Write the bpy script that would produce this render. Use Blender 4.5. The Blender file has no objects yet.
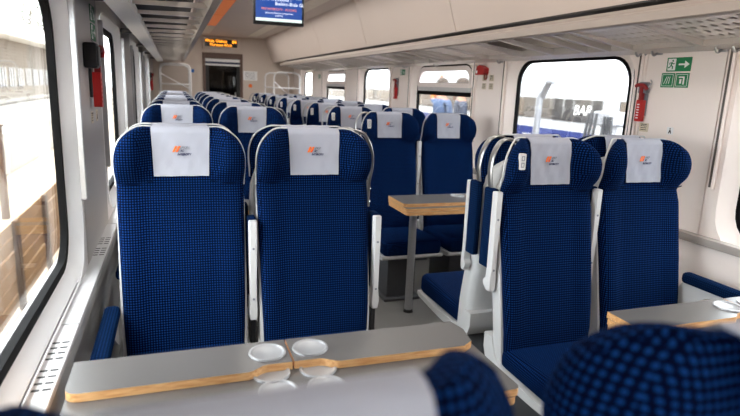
import bpy, bmesh, math, random
from mathutils import Vector, Matrix
random.seed(7)
SC = bpy.context.scene
COL = SC.collection
PI = math.pi

# ------------------------------------------------------------------ camera
EYE = 1.40
cd = bpy.data.cameras.new('camera')
cam = bpy.data.objects.new('camera', cd)
COL.objects.link(cam)
cd.sensor_width = 36.0
cd.lens = 36.0 * 560.0 / 740.0
cd.clip_start = 0.02
cd.clip_end = 300
def _axes():
    # vanishing points of the car's long axis and of the verticals give the orientation
    P = Vector((370.0, 208.0)); f = 560.0
    y = Vector((173 - P.x, 79 - P.y, f)).normalized()
    d = Vector((267 - P.x, 2800 - P.y, f))
    d = (d - y * d.dot(y)).normalized()
    z = -d
    x = y.cross(z)
    return x, y, z
_x, _y, _z = _axes()
right = Vector((_x.x, _y.x, _z.x)); down = Vector((_x.y, _y.y, _z.y)); fwd = Vector((_x.z, _y.z, _z.z))
M3 = Matrix((right, -down, -fwd)).transposed()
cam.matrix_world = Matrix.Translation((0, 0, EYE)) @ M3.to_4x4()
cd.dof.use_dof = True
cd.dof.focus_distance = 2.25
cd.dof.aperture_fstop = 3.4
SC.camera = cam
SC.cycles.diffuse_bounces = 8
SC.cycles.max_bounces = 14
SC.cycles.transparent_max_bounces = 16

# ------------------------------------------------------------------ world, light, exposure
w = bpy.data.worlds.new('overcast_sky'); SC.world = w; w.use_nodes = True
nt = w.node_tree; nt.nodes.clear()
bg = nt.nodes.new('ShaderNodeBackground'); wo = nt.nodes.new('ShaderNodeOutputWorld')
bg.inputs[0].default_value = (0.93, 0.965, 1.0, 1)
bg.inputs[1].default_value = 7.5
nt.links.new(bg.outputs[0], wo.inputs[0])
sun = bpy.data.lights.new('sun', 'SUN'); sun.energy = 3.0; sun.angle = math.radians(25); sun.color = (1.0, 0.95, 0.88)
so = bpy.data.objects.new('sun', sun); COL.objects.link(so)
so.rotation_euler = (math.radians(25), math.radians(-38), 0)
SC.view_settings.view_transform = 'Standard'
SC.view_settings.look = 'None'
SC.view_settings.gamma = 1
SC.view_settings.use_curve_mapping = False
SC.view_settings.exposure = 0.78
STRIP_FILL = 24.0        # watts of the fill light added under each of the two ceiling strips

# ------------------------------------------------------------------ materials
def lin(c):
    c = c / 255.0
    return c / 12.92 if c <= 0.04045 else ((c + 0.055) / 1.055) ** 2.4
def rgb(r, g, b): return (lin(r), lin(g), lin(b), 1)
def mat(name, col, rough=0.5, metal=0.0, spec=0.5, noise=0.0, nscale=30, bump=0.0, emit=None, estr=1.0, coat=0.0):
    m = bpy.data.materials.new(name); m.use_nodes = True
    t = m.node_tree; b = t.nodes['Principled BSDF']
    b.inputs['Base Color'].default_value = col
    b.inputs['Roughness'].default_value = rough
    b.inputs['Metallic'].default_value = metal
    b.inputs['Specular IOR Level'].default_value = spec
    b.inputs['Coat Weight'].default_value = coat
    if emit:
        b.inputs['Emission Color'].default_value = emit
        b.inputs['Emission Strength'].default_value = estr
    if noise or bump:
        tc = t.nodes.new('ShaderNodeTexCoord')
        n = t.nodes.new('ShaderNodeTexNoise'); n.inputs['Scale'].default_value = nscale; n.inputs['Detail'].default_value = 4
        t.links.new(tc.outputs['Object'], n.inputs['Vector'])
        if noise:
            mx = t.nodes.new('ShaderNodeMix'); mx.data_type = 'RGBA'
            mx.inputs['A'].default_value = tuple(c * (1 - noise) for c in col[:3]) + (1,)
            mx.inputs['B'].default_value = tuple(min(1, c * (1 + noise)) for c in col[:3]) + (1,)
            t.links.new(n.outputs['Fac'], mx.inputs['Factor']); t.links.new(mx.outputs['Result'], b.inputs['Base Color'])
        if bump:
            bp = t.nodes.new('ShaderNodeBump'); bp.inputs['Strength'].default_value = bump; bp.inputs['Distance'].default_value = 0.002
            t.links.new(n.outputs['Fac'], bp.inputs['Height']); t.links.new(bp.outputs['Normal'], b.inputs['Normal'])
    return m
def math_node(t, op, a, b=None):
    n = t.nodes.new('ShaderNodeMath'); n.operation = op
    for i, v in enumerate((a, b)):
        if v is None: continue
        if isinstance(v, (int, float)): n.inputs[i].default_value = v
        else: t.links.new(v, n.inputs[i])
    return n.outputs[0]
def fabric(name, base, dot, pitch):
    m = bpy.data.materials.new(name); m.use_nodes = True
    t = m.node_tree; b = t.nodes['Principled BSDF']
    uv = t.nodes.new('ShaderNodeUVMap')
    sp = t.nodes.new('ShaderNodeSeparateXYZ'); t.links.new(uv.outputs[0], sp.inputs[0])
    u = math_node(t, 'DIVIDE', sp.outputs[0], pitch); v = math_node(t, 'DIVIDE', sp.outputs[1], pitch)
    fu = math_node(t, 'SUBTRACT', math_node(t, 'FRACT', u), 0.5); fv = math_node(t, 'SUBTRACT', math_node(t, 'FRACT', v), 0.5)
    d = math_node(t, 'SQRT', math_node(t, 'ADD', math_node(t, 'MULTIPLY', fu, fu), math_node(t, 'MULTIPLY', fv, fv)))
    mr = t.nodes.new('ShaderNodeMapRange'); mr.interpolation_type = 'SMOOTHSTEP'
    mr.inputs['From Min'].default_value = 0.38; mr.inputs['From Max'].default_value = 0.16
    t.links.new(d, mr.inputs['Value'])
    nz = t.nodes.new('ShaderNodeTexNoise'); nz.inputs['Scale'].default_value = 260; t.links.new(uv.outputs[0], nz.inputs['Vector'])
    fac = math_node(t, 'MULTIPLY', mr.outputs[0], math_node(t, 'ADD', math_node(t, 'MULTIPLY', nz.outputs[0], 0.8), 0.5))
    mx = t.nodes.new('ShaderNodeMix'); mx.data_type = 'RGBA'; mx.clamp_factor = True
    mx.inputs['A'].default_value = base; mx.inputs['B'].default_value = dot
    t.links.new(fac, mx.inputs['Factor']); t.links.new(mx.outputs['Result'], b.inputs['Base Color'])
    bp = t.nodes.new('ShaderNodeBump'); bp.inputs['Strength'].default_value = 0.4; bp.inputs['Distance'].default_value = 0.0015
    t.links.new(mr.outputs[0], bp.inputs['Height']); t.links.new(bp.outputs['Normal'], b.inputs['Normal'])
    b.inputs['Roughness'].default_value = 0.9
    b.inputs['Specular IOR Level'].default_value = 0.03
    b.inputs['Sheen Weight'].default_value = 0.04
    b.inputs['Sheen Roughness'].default_value = 0.35
    b.inputs['Sheen Tint'].default_value = (0.03, 0.25, 1, 1)
    return m
def glass_mat(name, tint=(1, 1, 1, 1), refl=0.5):
    m = bpy.data.materials.new(name); m.use_nodes = True
    t = m.node_tree; t.nodes.clear()
    tr = t.nodes.new('ShaderNodeBsdfTransparent'); tr.inputs[0].default_value = tint
    gl = t.nodes.new('ShaderNodeBsdfGlossy'); gl.inputs['Roughness'].default_value = 0.02
    fr = t.nodes.new('ShaderNodeFresnel'); fr.inputs[0].default_value = 1.45
    mx = t.nodes.new('ShaderNodeMixShader'); o = t.nodes.new('ShaderNodeOutputMaterial')
    t.links.new(math_node(t, 'MULTIPLY', fr.outputs[0], refl), mx.inputs[0])
    t.links.new(tr.outputs[0], mx.inputs[1]); t.links.new(gl.outputs[0], mx.inputs[2]); t.links.new(mx.outputs[0], o.inputs[0])
    return m
def wood_mat(name, c1, c2, scale=(6, 60, 60)):
    m = bpy.data.materials.new(name); m.use_nodes = True
    t = m.node_tree; b = t.nodes['Principled BSDF']
    tc = t.nodes.new('ShaderNodeTexCoord'); mp = t.nodes.new('ShaderNodeMapping'); mp.inputs['Scale'].default_value = scale
    n = t.nodes.new('ShaderNodeTexNoise'); n.inputs['Scale'].default_value = 3; n.inputs['Detail'].default_value = 5
    t.links.new(tc.outputs['Object'], mp.inputs[0]); t.links.new(mp.outputs[0], n.inputs['Vector'])
    cr = t.nodes.new('ShaderNodeValToRGB'); cr.color_ramp.elements[0].color = c1; cr.color_ramp.elements[1].color = c2
    cr.color_ramp.elements[0].position = 0.35; cr.color_ramp.elements[1].position = 0.65
    t.links.new(n.outputs[0], cr.inputs[0]); t.links.new(cr.outputs[0], b.inputs['Base Color'])
    b.inputs['Roughness'].default_value = 0.5
    return m
FAB = fabric('blue_dotted_fabric', (0.0002, 0.0016, 0.013, 1), (0.005, 0.036, 0.150, 1), 0.0090)
FABP = fabric('navy_armrest_fabric', (0.0012, 0.006, 0.026, 1), (0.005, 0.028, 0.09, 1), 0.0090)
SHELL = mat('white_shell_plastic', rgb(196, 196, 196), 0.38)
CLOTH = mat('white_cover_cloth', rgb(160, 162, 173), 0.85, spec=0.2, bump=0.25, nscale=60)
GREYP = mat('pale_grey_plastic', rgb(205, 203, 202), 0.4)
DARKM = mat('dark_grey_metal', rgb(70, 71, 74), 0.5, noise=0.1)
HANDLE = mat('satin_grey_handle', rgb(150, 150, 150), 0.3, 0.85)
STEEL = mat('brushed_steel', rgb(178, 178, 180), 0.3, 0.7, noise=0.08, nscale=80)
CHROME = mat('chrome', rgb(215, 215, 215), 0.12, 1.0)
BLACK = mat('black_plastic', rgb(22, 22, 24), 0.45)
RUBBER = mat('black_rubber_gasket', rgb(8, 8, 9), 0.7, spec=0.1)
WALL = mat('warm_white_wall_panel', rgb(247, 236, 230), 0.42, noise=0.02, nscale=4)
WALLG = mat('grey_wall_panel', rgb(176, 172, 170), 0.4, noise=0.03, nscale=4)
FRAMEW = mat('white_window_surround', rgb(228, 226, 226), 0.35)
LOWER = mat('grey_lower_wall', rgb(150, 148, 147), 0.45, noise=0.04, nscale=6)
CEIL = mat('taupe_ceiling_panel', rgb(216, 203, 195), 0.5, noise=0.02, nscale=3)
SEAM = mat('dark_panel_seam', rgb(92, 84, 78), 0.6)
FLOOR = mat('grey_vinyl_floor', rgb(112, 110, 108), 0.42, noise=0.08, nscale=60)
ENDW = mat('taupe_end_wall', rgb(206, 192, 180), 0.5, noise=0.03, nscale=4)
RAILM = mat('satin_grey_rail', rgb(158, 148, 141), 0.4, 0.2)
RACKM = mat('painted_grey_aluminium', rgb(196, 188, 182), 0.35, 0.25)
LAMT = mat('grey_table_laminate', rgb(86, 84, 83), 0.3, noise=0.03, nscale=120)
PLY = wood_mat('plywood_edge', rgb(196, 140, 84), rgb(226, 180, 126))
GLASS = glass_mat('window_glass', (0.97, 0.985, 0.98, 1), 0.45)
DGLASS = glass_mat('dark_door_glass', (0.25, 0.25, 0.26, 1), 0.9)
RED = mat('red_plastic', rgb(190, 24, 24), 0.4)
REDD = mat('dark_red_plastic', rgb(140, 16, 18), 0.45)
GREEN = mat('green_sign', rgb(12, 128, 78), 0.5)
WHITE = mat('white_print', rgb(240, 240, 240), 0.6)
CREAM = mat('cream_sticker', rgb(216, 203, 180), 0.6)
ORANGE = mat('orange_print', rgb(232, 110, 34), 0.6)
REDPR = mat('red_orange_print', rgb(208, 62, 30), 0.6)
NAVYP = mat('navy_print', rgb(16, 24, 70), 0.6)
GREYPR = mat('grey_print', rgb(120, 122, 130), 0.6)

# ------------------------------------------------------------------ mesh helpers
def boxuv(me):
    uv = me.uv_layers.new(name='UVMap')
    vs = me.vertices
    dat = [0.0] * (2 * len(me.loops))
    for p in me.polygons:
        n = p.normal; a = (abs(n.x), abs(n.y), abs(n.z)); k = a.index(max(a))
        for li in p.loop_indices:
            c = vs[me.loops[li].vertex_index].co
            q = (c.y, c.z) if k == 0 else ((c.x, c.z) if k == 1 else (c.x, c.y))
            dat[2 * li] = q[0]; dat[2 * li + 1] = q[1]
    uv.data.foreach_set('uv', dat)
def finish(bm, name, mats, angle=35, uv=False):
    bmesh.ops.recalc_face_normals(bm, faces=bm.faces)
    me = bpy.data.meshes.new(name); bm.to_mesh(me); bm.free()
    for m in (mats if isinstance(mats, (list, tuple)) else [mats]): me.materials.append(m)
    me.polygons.foreach_set('use_smooth', [True] * len(me.polygons))
    me.set_sharp_from_angle(angle=math.radians(angle))
    if uv: boxuv(me)
    me.update()
    return me
def link(name, me, parent=None):
    o = bpy.data.objects.new(name, me); COL.objects.link(o)
    if parent: o.parent = parent
    return o
def obj(name, bm, mats, parent=None, angle=35, uv=False):
    return link(name, finish(bm, name, mats, angle, uv), parent)
def tag(o, label=None, cat=None, group=None, kind=None):
    if label: o['label'] = label
    if cat: o['category'] = cat
    if group: o['group'] = group
    if kind: o['kind'] = kind
    return o
def empty(name, loc=(0, 0, 0), rz=0.0):
    o = bpy.data.objects.new(name, None); COL.objects.link(o)
    o.empty_display_size = 0.05
    o.location = loc; o.rotation_euler = (0, 0, rz)
    return o
def copy_tree(o, parent=None):
    c = o.copy(); COL.objects.link(c); c.parent = parent
    for ch in o.children: copy_tree(ch, c)
    return c
def BM(): return bmesh.new()
def box(bm, x0, x1, y0, y1, z0, z1, bev=0.0, seg=2, mi=0):
    r = bmesh.ops.create_cube(bm, size=1)
    vs = r['verts']
    for v in vs:
        v.co = Vector(((x0 + x1) / 2 + v.co.x * (x1 - x0), (y0 + y1) / 2 + v.co.y * (y1 - y0), (z0 + z1) / 2 + v.co.z * (z1 - z0)))
    fs = set(f for v in vs for f in v.link_faces)
    for f in fs: f.material_index = mi
    if bev > 0:
        es = list(set(e for v in vs for e in v.link_edges))
        bmesh.ops.bevel(bm, geom=es, offset=bev, segments=seg, profile=0.5, affect='EDGES', material=-1)
    return bm
def loft(bm, rings, cap=True, closed=True, mi=0):
    vr = [[bm.verts.new(p) for p in r] for r in rings]
    n = len(rings[0])
    for a, b in zip(vr[:-1], vr[1:]):
        for i in range(n if closed else n - 1):
            j = (i + 1) % n
            f = bm.faces.new((a[i], a[j], b[j], b[i])); f.material_index = mi
    if cap:
        for r in (vr[0], vr[-1]):
            f = bm.faces.new(r); f.material_index = mi
    return bm
def spline(pts, n=6):
    if len(pts) < 3: return [Vector(p) for p in pts]
    P = [Vector(p) for p in pts]; P = [P[0] * 2 - P[1]] + P + [P[-1] * 2 - P[-2]]
    out = []
    for i in range(1, len(P) - 2):
        for k in range(n):
            t = k / n
            a, b, c, d = P[i - 1], P[i], P[i + 1], P[i + 2]
            out.append(0.5 * ((2 * b) + (c - a) * t + (2 * a - 5 * b + 4 * c - d) * t * t + (3 * b - a - 3 * c + d) * t ** 3))
    out.append(P[-2])
    return out
def tube(bm, path, r, n=8, smooth=0, rx=None, up=(0, 1, 0), mi=0, cyc=False):
    """sweep a circle, or an ellipse r (along up) by rx, along the path"""
    pts = spline(path, smooth) if smooth else [Vector(p) for p in path]
    rings = []
    m = len(pts)
    for i, p in enumerate(pts):
        if cyc: t = pts[(i + 1) % m] - pts[i - 1]
        else: t = pts[min(i + 1, m - 1)] - pts[max(i - 1, 0)]
        t.normalize()
        u = Vector(up); u = u - t * u.dot(t)
        if u.length < 1e-3: u = Vector((1, 0, 0)) - t * t.x
        if u.length < 1e-3: u = Vector((0, 0, 1)) - t * t.z
        u.normalize(); v = t.cross(u)
        rad = r(i / (m - 1)) if callable(r) else r
        ru = rx if rx is not None else rad
        rings.append([p + u * (math.cos(2 * PI * k / n) * rad) + v * (math.sin(2 * PI * k / n) * ru) for k in range(n)])
    if cyc: rings.append(rings[0]); return loft(bm, rings, cap=False, mi=mi)
    return loft(bm, rings, mi=mi)
def cyl(bm, p, axis, r, h, n=16, r2=None, mi=0):
    a = Vector(axis).normalized(); p = Vector(p)
    u = a.orthogonal().normalized(); v = a.cross(u)
    r2 = r if r2 is None else r2
    return loft(bm, [[p + a * hh + (u * math.cos(2 * PI * k / n) + v * math.sin(2 * PI * k / n)) * rr for k in range(n)] for hh, rr in ((0, r), (h, r2))], mi=mi)
def prism(bm, poly, f, d0, d1, mi=0):
    """poly: 2-D points, f(a,b,d) -> 3-D point; extruded from d0 to d1"""
    return loft(bm, [[f(a, b, d0) for a, b in poly], [f(a, b, d1) for a, b in poly]], mi=mi)
def rrect(a0, a1, b0, b1, r, n=6, rt=None):
    rt = r if rt is None else rt
    out = []
    for cx, cy, s, rr in ((a1 - r, b0 + r, -90, r), (a1 - rt, b1 - rt, 0, rt), (a0 + rt, b1 - rt, 90, rt), (a0 + r, b0 + r, 180, r)):
        for k in range(n + 1):
            t = math.radians(s + 90 * k / n)
            out.append((cx + rr * math.cos(t), cy + rr * math.sin(t)))
    return out
def eval_curve(cu):
    o = bpy.data.objects.new('tmp', cu); COL.objects.link(o)
    dg = bpy.context.evaluated_depsgraph_get(); dg.update()
    me = bpy.data.meshes.new_from_object(o.evaluated_get(dg))
    bpy.data.objects.remove(o)
    return me
def sheet(name, outer, holes, place, depth, mats, parent=None):
    """a flat sheet with holes; place(a, b, d) maps the sheet's plane into the scene"""
    cu = bpy.data.curves.new(name, 'CURVE'); cu.dimensions = '2D'; cu.fill_mode = 'BOTH'; cu.extrude = depth / 2
    for lp in [outer] + holes:
        s = cu.splines.new('POLY'); s.points.add(len(lp) - 1)
        for q, (a, b) in zip(s.points, lp): q.co = (a, b, 0, 1)
        s.use_cyclic_u = True
    me = eval_curve(cu); bpy.data.curves.remove(cu)
    bm = BM(); bm.from_mesh(me); bpy.data.meshes.remove(me)
    bmesh.ops.remove_doubles(bm, verts=bm.verts, dist=1e-5)
    for v in bm.verts: v.co = Vector(place(v.co.x, v.co.y, v.co.z))
    return obj(name, bm, mats, parent)
def text_mesh(s, size, depth=0.0006, align='CENTER', shear=0.0, xs=1.0, bold=0.0):
    cu = bpy.data.curves.new('t', 'FONT'); cu.body = s; cu.size = size; cu.extrude = depth / 2; cu.align_x = align; cu.shear = shear; cu.resolution_u = 2; cu.offset = bold
    me = eval_curve(cu); bpy.data.curves.remove(cu)
    for v in me.vertices: v.co = Vector((v.co.x * xs, v.co.z, v.co.y))     # upright, read from -y
    return me
def text(name, s, size, m, loc, rz=0.0, parent=None, **kw):
    me = text_mesh(s, size, **kw); me.materials.clear(); me.materials.append(m)
    o = link(name, me, parent); o.location = loc; o.rotation_euler = (0, 0, rz)
    return o
def lerp(tab, z):
    if z <= tab[0][0]: return tab[0][1]
    for (a, p), (b, q) in zip(tab[:-1], tab[1:]):
        if z <= b: return p + (q - p) * (z - a) / (b - a)
    return tab[-1][1]
def sstep(a, b, x):
    t = min(1, max(0, (x - a) / (b - a))); return t * t * (3 - 2 * t)

# ------------------------------------------------------------------ the setting
XL, XR = -0.335, 2.21           # inner faces of the side walls
Y0, Y1 = -3.3, 11.0             # inner faces of the end walls
ZC = 2.2
LWIN = [(-3.1, -2.0), (-1.4, -0.1), (1.0, 2.18), (3.2, 4.3), (5.4, 6.5), (7.6, 8.7)]
RWIN = [(-2.9, -1.85), (-1.45, -0.05), (0.62, 1.68), (2.39, 3.41), (4.05, 5.12), (5.85, 6.78), (7.55, 8.6), (9.5, 10.2)]
def structure(o, label): o['kind'] = 'structure'; o['label'] = label; return o

b = BM(); box(b, -0.5, 2.4, Y0 - 0.1, 13.0, -0.12, 0.0)
structure(obj('floor', b, FLOOR), 'grey vinyl floor running along the whole railway car')

# ceiling: flat middle panels, sloped side panels above the racks, with joints between
ce = BM(); box(ce, -0.5, 2.4, Y0 - 0.1, 13.0, 2.235, 2.30)
for sg_ in (-1, 1): prism(ce, [(0.876, 1.78), (0.90, 1.78), (0.80, 2.12), (0.73, 2.25), (0.715, 2.24), (0.763, 2.12)], lambda p, q, d: (0.945 + sg_ * p, d, q), Y0, 11.0)
ceil = structure(obj('ceiling', ce, SEAM), 'taupe panelled ceiling of the railway car')
yj = [Y0, -2.0, -0.15, 1.70, 3.5, 5.35, 7.15, 8.95, Y1]
for a, c in zip(yj[:-1], yj[1:]):
    for x0, x1 in ((0.255, 0.585), (0.589, 1.301), (1.305, 1.635)):
        b = BM(); box(b, x0, x1, a + 0.003, c - 0.003, ZC, ZC + 0.02, 0.002, 1)
        obj('ceiling_panel', b, CEIL, ceil)
    for s in (-1, 1):
        X = lambda d: 0.945 + s * d
        prof = [(0.690, 2.215), (0.715, 2.165), (0.735, 2.11), (0.775, 2.0), (0.815, 1.87), (0.850, 1.775), (0.870, 1.78), (0.835, 1.88), (0.795, 2.01), (0.755, 2.12), (0.73, 2.18), (0.71, 2.225)]
        b = BM(); prism(b, prof, lambda p, q, d: (X(p), d, q), a + 0.005, c - 0.005)
        obj('sloped_panel', b, CEIL, ceil, angle=30)

# side walls -------------------------------------------------------
def side_wall(side, wins, glass_in, bottom, top, vent_idx):
    s = -1 if side == 'left' else 1
    X = XL if side == 'left' else XR
    place = lambda off: (lambda a, bb, d: (X + s * (off + d), a, bb))
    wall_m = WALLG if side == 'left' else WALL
    holes = [rrect(y0 - 0.07, y1 + 0.07, bottom - 0.06, top + 0.06, 0.17) for y0, y1 in wins]
    # body behind the lining panels: a dark sheet that shows only in the seams
    bholes = [rrect(y0 - 0.09, y1 + 0.09, bottom - 0.08, top + 0.08, 0.18) for y0, y1 in wins]
    body = sheet('wall_' + side, rrect(Y0 - 0.1, 13.0, -0.1, 2.3, 0.01, 1), bholes, place(0.05), 0.044, SEAM)
    structure(body, ('left' if s < 0 else 'right') + ' side wall of the car with its row of windows')
    edges = []
    cur = Y0
    for (y0, y1), h in zip(wins, holes):
        a, c = y0 - 0.14, y1 + 0.14
        if a - cur > 0.02: edges.append((max(cur, Y0) + 0.003, a - 0.003, None, wall_m))
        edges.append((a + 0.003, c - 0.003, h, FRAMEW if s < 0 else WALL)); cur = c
    if Y1 - cur > 0.02: edges.append((cur + 0.003, Y1, None, wall_m))
    zb = 0.68 if s < 0 else 0.80
    for a, c, h, m in edges:
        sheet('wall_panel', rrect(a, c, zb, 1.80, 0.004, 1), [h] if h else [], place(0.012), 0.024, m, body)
    for k, (y0, y1) in enumerate(wins):
        n = 'window_%d' % (k + 1 if s < 0 else len(LWIN) + k + 1)
        we = empty(n, (X, (y0 + y1) / 2, 0)); structure(we, 'railway car window with black gasket in the %s wall' % side)
        we['label'] = '%s-side window number %d from the rear of the car, rounded corners and black gasket' % (side, k + 1)
        yc = (y0 + y1) / 2
        pl = lambda off: (lambda a, bb, d: (s * (off + d), a - yc, bb))
        inner = rrect(y0, y1, bottom, top, 0.13)
        # white reveal between lining and gasket
        b = BM()
        o1 = rrect(y0 - 0.07, y1 + 0.07, bottom - 0.06, top + 0.06, 0.17); o2 = rrect(y0 - 0.015, y1 + 0.015, bottom - 0.015, top + 0.015, 0.14) if s < 0 else rrect(y0 - 0.003, y1 + 0.003, bottom - 0.003, top + 0.003, 0.133)
        dg = glass_in
        loft(b, [[(s * -0.004, p - yc, q) for p, q in o1], [(s * 0.004, p + (0.01 if p < yc else -0.01) - yc, q) for p, q in o1],
                 [(s * dg, p - yc, q) for p, q in o2], [(s * (dg + 0.016), p - yc, q) for p, q in o2], [(s * (dg + 0.016), p - yc, q) for p, q in o1]], cap=False)
        obj('frame', b, FRAMEW if s < 0 else WALL, we)
        gi = 0.014 if s < 0 else 0.004
        sheet('gasket', rrect(y0 - 0.016, y1 + 0.016, bottom - 0.016, top + 0.016, 0.145), [rrect(y0 + gi, y1 - gi, bottom + gi, top - gi, 0.14 - gi)], pl(dg + 0.004), 0.022, RUBBER, we)
        if k in vent_idx:
            zd = 1.385
            b = BM(); box(b, s * (dg - 0.012), s * (dg + 0.02), y0 + 0.01 - yc, y1 - 0.01 - yc, zd, zd + 0.04, 0.004, 1); obj('divider_rail', b, GREYP, we)
            b = BM(); box(b, s * (dg - 0.014), s * (dg + 0.02), y0 + 0.01 - yc, y1 - 0.01 - yc, zd - 0.035, zd, 0.003, 1); obj('divider_gasket', b, RUBBER, we)
            sheet('vent_frame', rrect(y0 - 0.0, y1 + 0.0, zd + 0.035, top + 0.0, 0.02, rt=0.12), [rrect(y0 + 0.045, y1 - 0.045, zd + 0.075, top - 0.04, 0.02, rt=0.09)], pl(dg - 0.002), 0.02, FRAMEW if s < 0 else WALL, we)
        b = BM(); prism(b, rrect(y0 - 0.01, y1 + 0.01, bottom - 0.01, top + 0.01, 0.13), lambda p, q, d: (s * d, p - yc, q), dg + 0.008, dg + 0.012)
        obj('pane', b, GLASS, we)
        # blind guide tracks beside the window
        for yy, on in ((y0 - (0.11 if s > 0 else 0.09), True), (y1 + (0.11 if s > 0 else 0.085), True)):
            b = BM(); box(b, -s * 0.016, 0.0, yy - 0.016 - yc, yy + 0.016 - yc, bottom + 0.2, 1.66, 0.004, 1)
            obj('blind_track', b, STEEL if s < 0 else WALL, we)
            b = BM(); box(b, -s * 0.0175, -s * 0.0155, yy - 0.005 - yc, yy + 0.005 - yc, bottom + 0.21, 1.65)
            obj('track_groove', b, BLACK if s < 0 else SEAM, we)
    return body
wl = side_wall('left', LWIN, 0.045, 0.755, 1.66, [])
wr = side_wall('right', RWIN, 0.045, 0.82, 1.60, [4, 6])

# heating duct / ledge under the left windows, with slotted grilles
b = BM()
prism(b, [(-0.45, 0.0), (-0.31, 0.0), (-0.31, 0.60), (-0.288, 0.62), (-0.285, 0.668), (-0.292, 0.674), (-0.345, 0.676), (-0.353, 0.70), (-0.45, 0.70)], lambda p, q, d: (p, d, q), Y0, Y1)
duct = structure(obj('trim_1', b, [LOWER]), 'grey heating duct with white slotted ledge along the left wall')
yy = Y0 + 0.05
ledge_m = mat('white_ledge', rgb(212, 212, 214), 0.35)
while yy < Y1 - 1:
    b = BM(); box(b, -0.344, -0.287, yy, yy + 1.24, 0.674, 0.680, 0.002, 1); obj('ledge_cover', b, ledge_m, duct); yy += 1.25
gb = BM(); box(gb, -0.0205, 0.0205, -0.0045, 0.0045, 0, 0.0012); slot_me = finish(gb, 'slot', BLACK)
for y0 in (1.36, 1.52, 2.45, 2.62, 3.6):
    for i in range(4):
        for j in range(2):
            o = link('slot', slot_me, duct); o.location = (-0.3265 + 0.024 * j, y0 + i * 0.032, 0.6795); o.scale = (0.45, 1, 1)
# right: lower wall lining, rail
b = BM(); box(b, 2.188, 2.25, Y0, Y1, 0.0, 0.795, 0.003, 1); structure(obj('trim_2', b, WALL), 'pale lower lining of the right wall below the windows')
b = BM(); box(b, 2.165, 2.21, Y0, Y1, 0.775, 0.812, 0.006, 2); structure(obj('trim_3', b, mat('grey_rail', rgb(168, 160, 154), 0.4)), 'grey horizontal rail along the right wall under the windows')
b = BM(); box(b, 2.10, 2.19, Y0, Y1, 0.0, 0.16, 0.01, 2); structure(obj('baseboard_right', b, LOWER), 'grey heating duct along the floor of the right wall')

# end walls ---------------------------------------------------------
DX0, DX1, DZ = 0.52, 1.24, 1.90
sheetpl = lambda yb: (lambda a, bb, d: (a, yb + d, bb))
we_ = sheet('wall_end', rrect(-0.5, 2.4, -0.1, 2.3, 0.01, 1), [rrect(DX0, DX1, -0.05, DZ, 0.005, 1)], sheetpl(Y1 + 0.05), 0.10, ENDW)
structure(we_, 'taupe partition wall at the far end of the car')
b = BM(); box(b, -0.5, 2.4, Y0 - 0.1, Y0, -0.1, 2.3); structure(obj('wall_rear', b, ENDW), 'taupe partition wall behind the viewer')
dk = mat('dark_vestibule', rgb(66, 58, 54), 0.6)
b = BM(); box(b, -0.5, 2.4, 12.9, 13.0, -0.1, 2.3); vest = structure(obj('wall_vestibule', b, dk), 'dark end wall of the vestibule behind the glass door')
b = BM(); box(b, 1.0, 1.3, 12.3, 12.88, 0.0, 1.62, 0.01, 2); obj('cabinet_panel', b, mat('brown_panel', rgb(150, 120, 100), 0.5), vest)
b = BM(); box(b, 0.62, 0.82, 12.88, 12.90, 1.42, 1.54); obj('notice', b, WHITE, vest)
# far door
door = structure(empty('door_1', (0.88, Y1, 0)), 'glazed sliding door in the far end wall')
b = BM()
for x0, x1, z0, z1 in ((-0.36, -0.31, 0, 1.9), (0.31, 0.36, 0, 1.9), (-0.31, 0.31, 1.80, 1.9)): box(b, x0, x1, -0.03, 0.06, z0, z1, 0.006, 1)
obj('frame', b, mat('brown_door_frame', rgb(96, 74, 64), 0.5), door)
b = BM(); box(b, -0.31, 0.31, 0.0, 0.03, 1.745, 1.80); obj('white_stripe', b, WHITE, door)
b = BM(); box(b, -0.31, 0.31, 0.0, 0.03, 1.705, 1.745); obj('navy_stripe', b, mat('navy_band', rgb(24, 34, 72), 0.5), door)
b = BM(); box(b, -0.31, 0.31, 0.0, 0.03, 1.675, 1.705); obj('white_stripe', b, WHITE, door)
b = BM(); box(b, -0.31, -0.25, 0.0, 0.035, 0.02, 1.675, 0.004, 1); box(b, 0.25, 0.31, 0.0, 0.035, 0.02, 1.675, 0.004, 1); box(b, -0.25, 0.25, 0.0, 0.035, 0.02, 0.3, 0.004, 1); obj('leaf', b, BLACK, door)
b = BM(); box(b, -0.25, 0.25, 0.012, 0.02, 0.3, 1.675); obj('pane', b, DGLASS, door)
b = BM(); tube(b, [(0.22, -0.04, 0.8), (0.22, -0.04, 1.2)], 0.012); box(b, 0.21, 0.23, -0.04, 0.0, 0.82, 0.84); box(b, 0.21, 0.23, -0.04, 0.0, 1.16, 1.18); obj('door_handle', b, STEEL, door)

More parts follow.
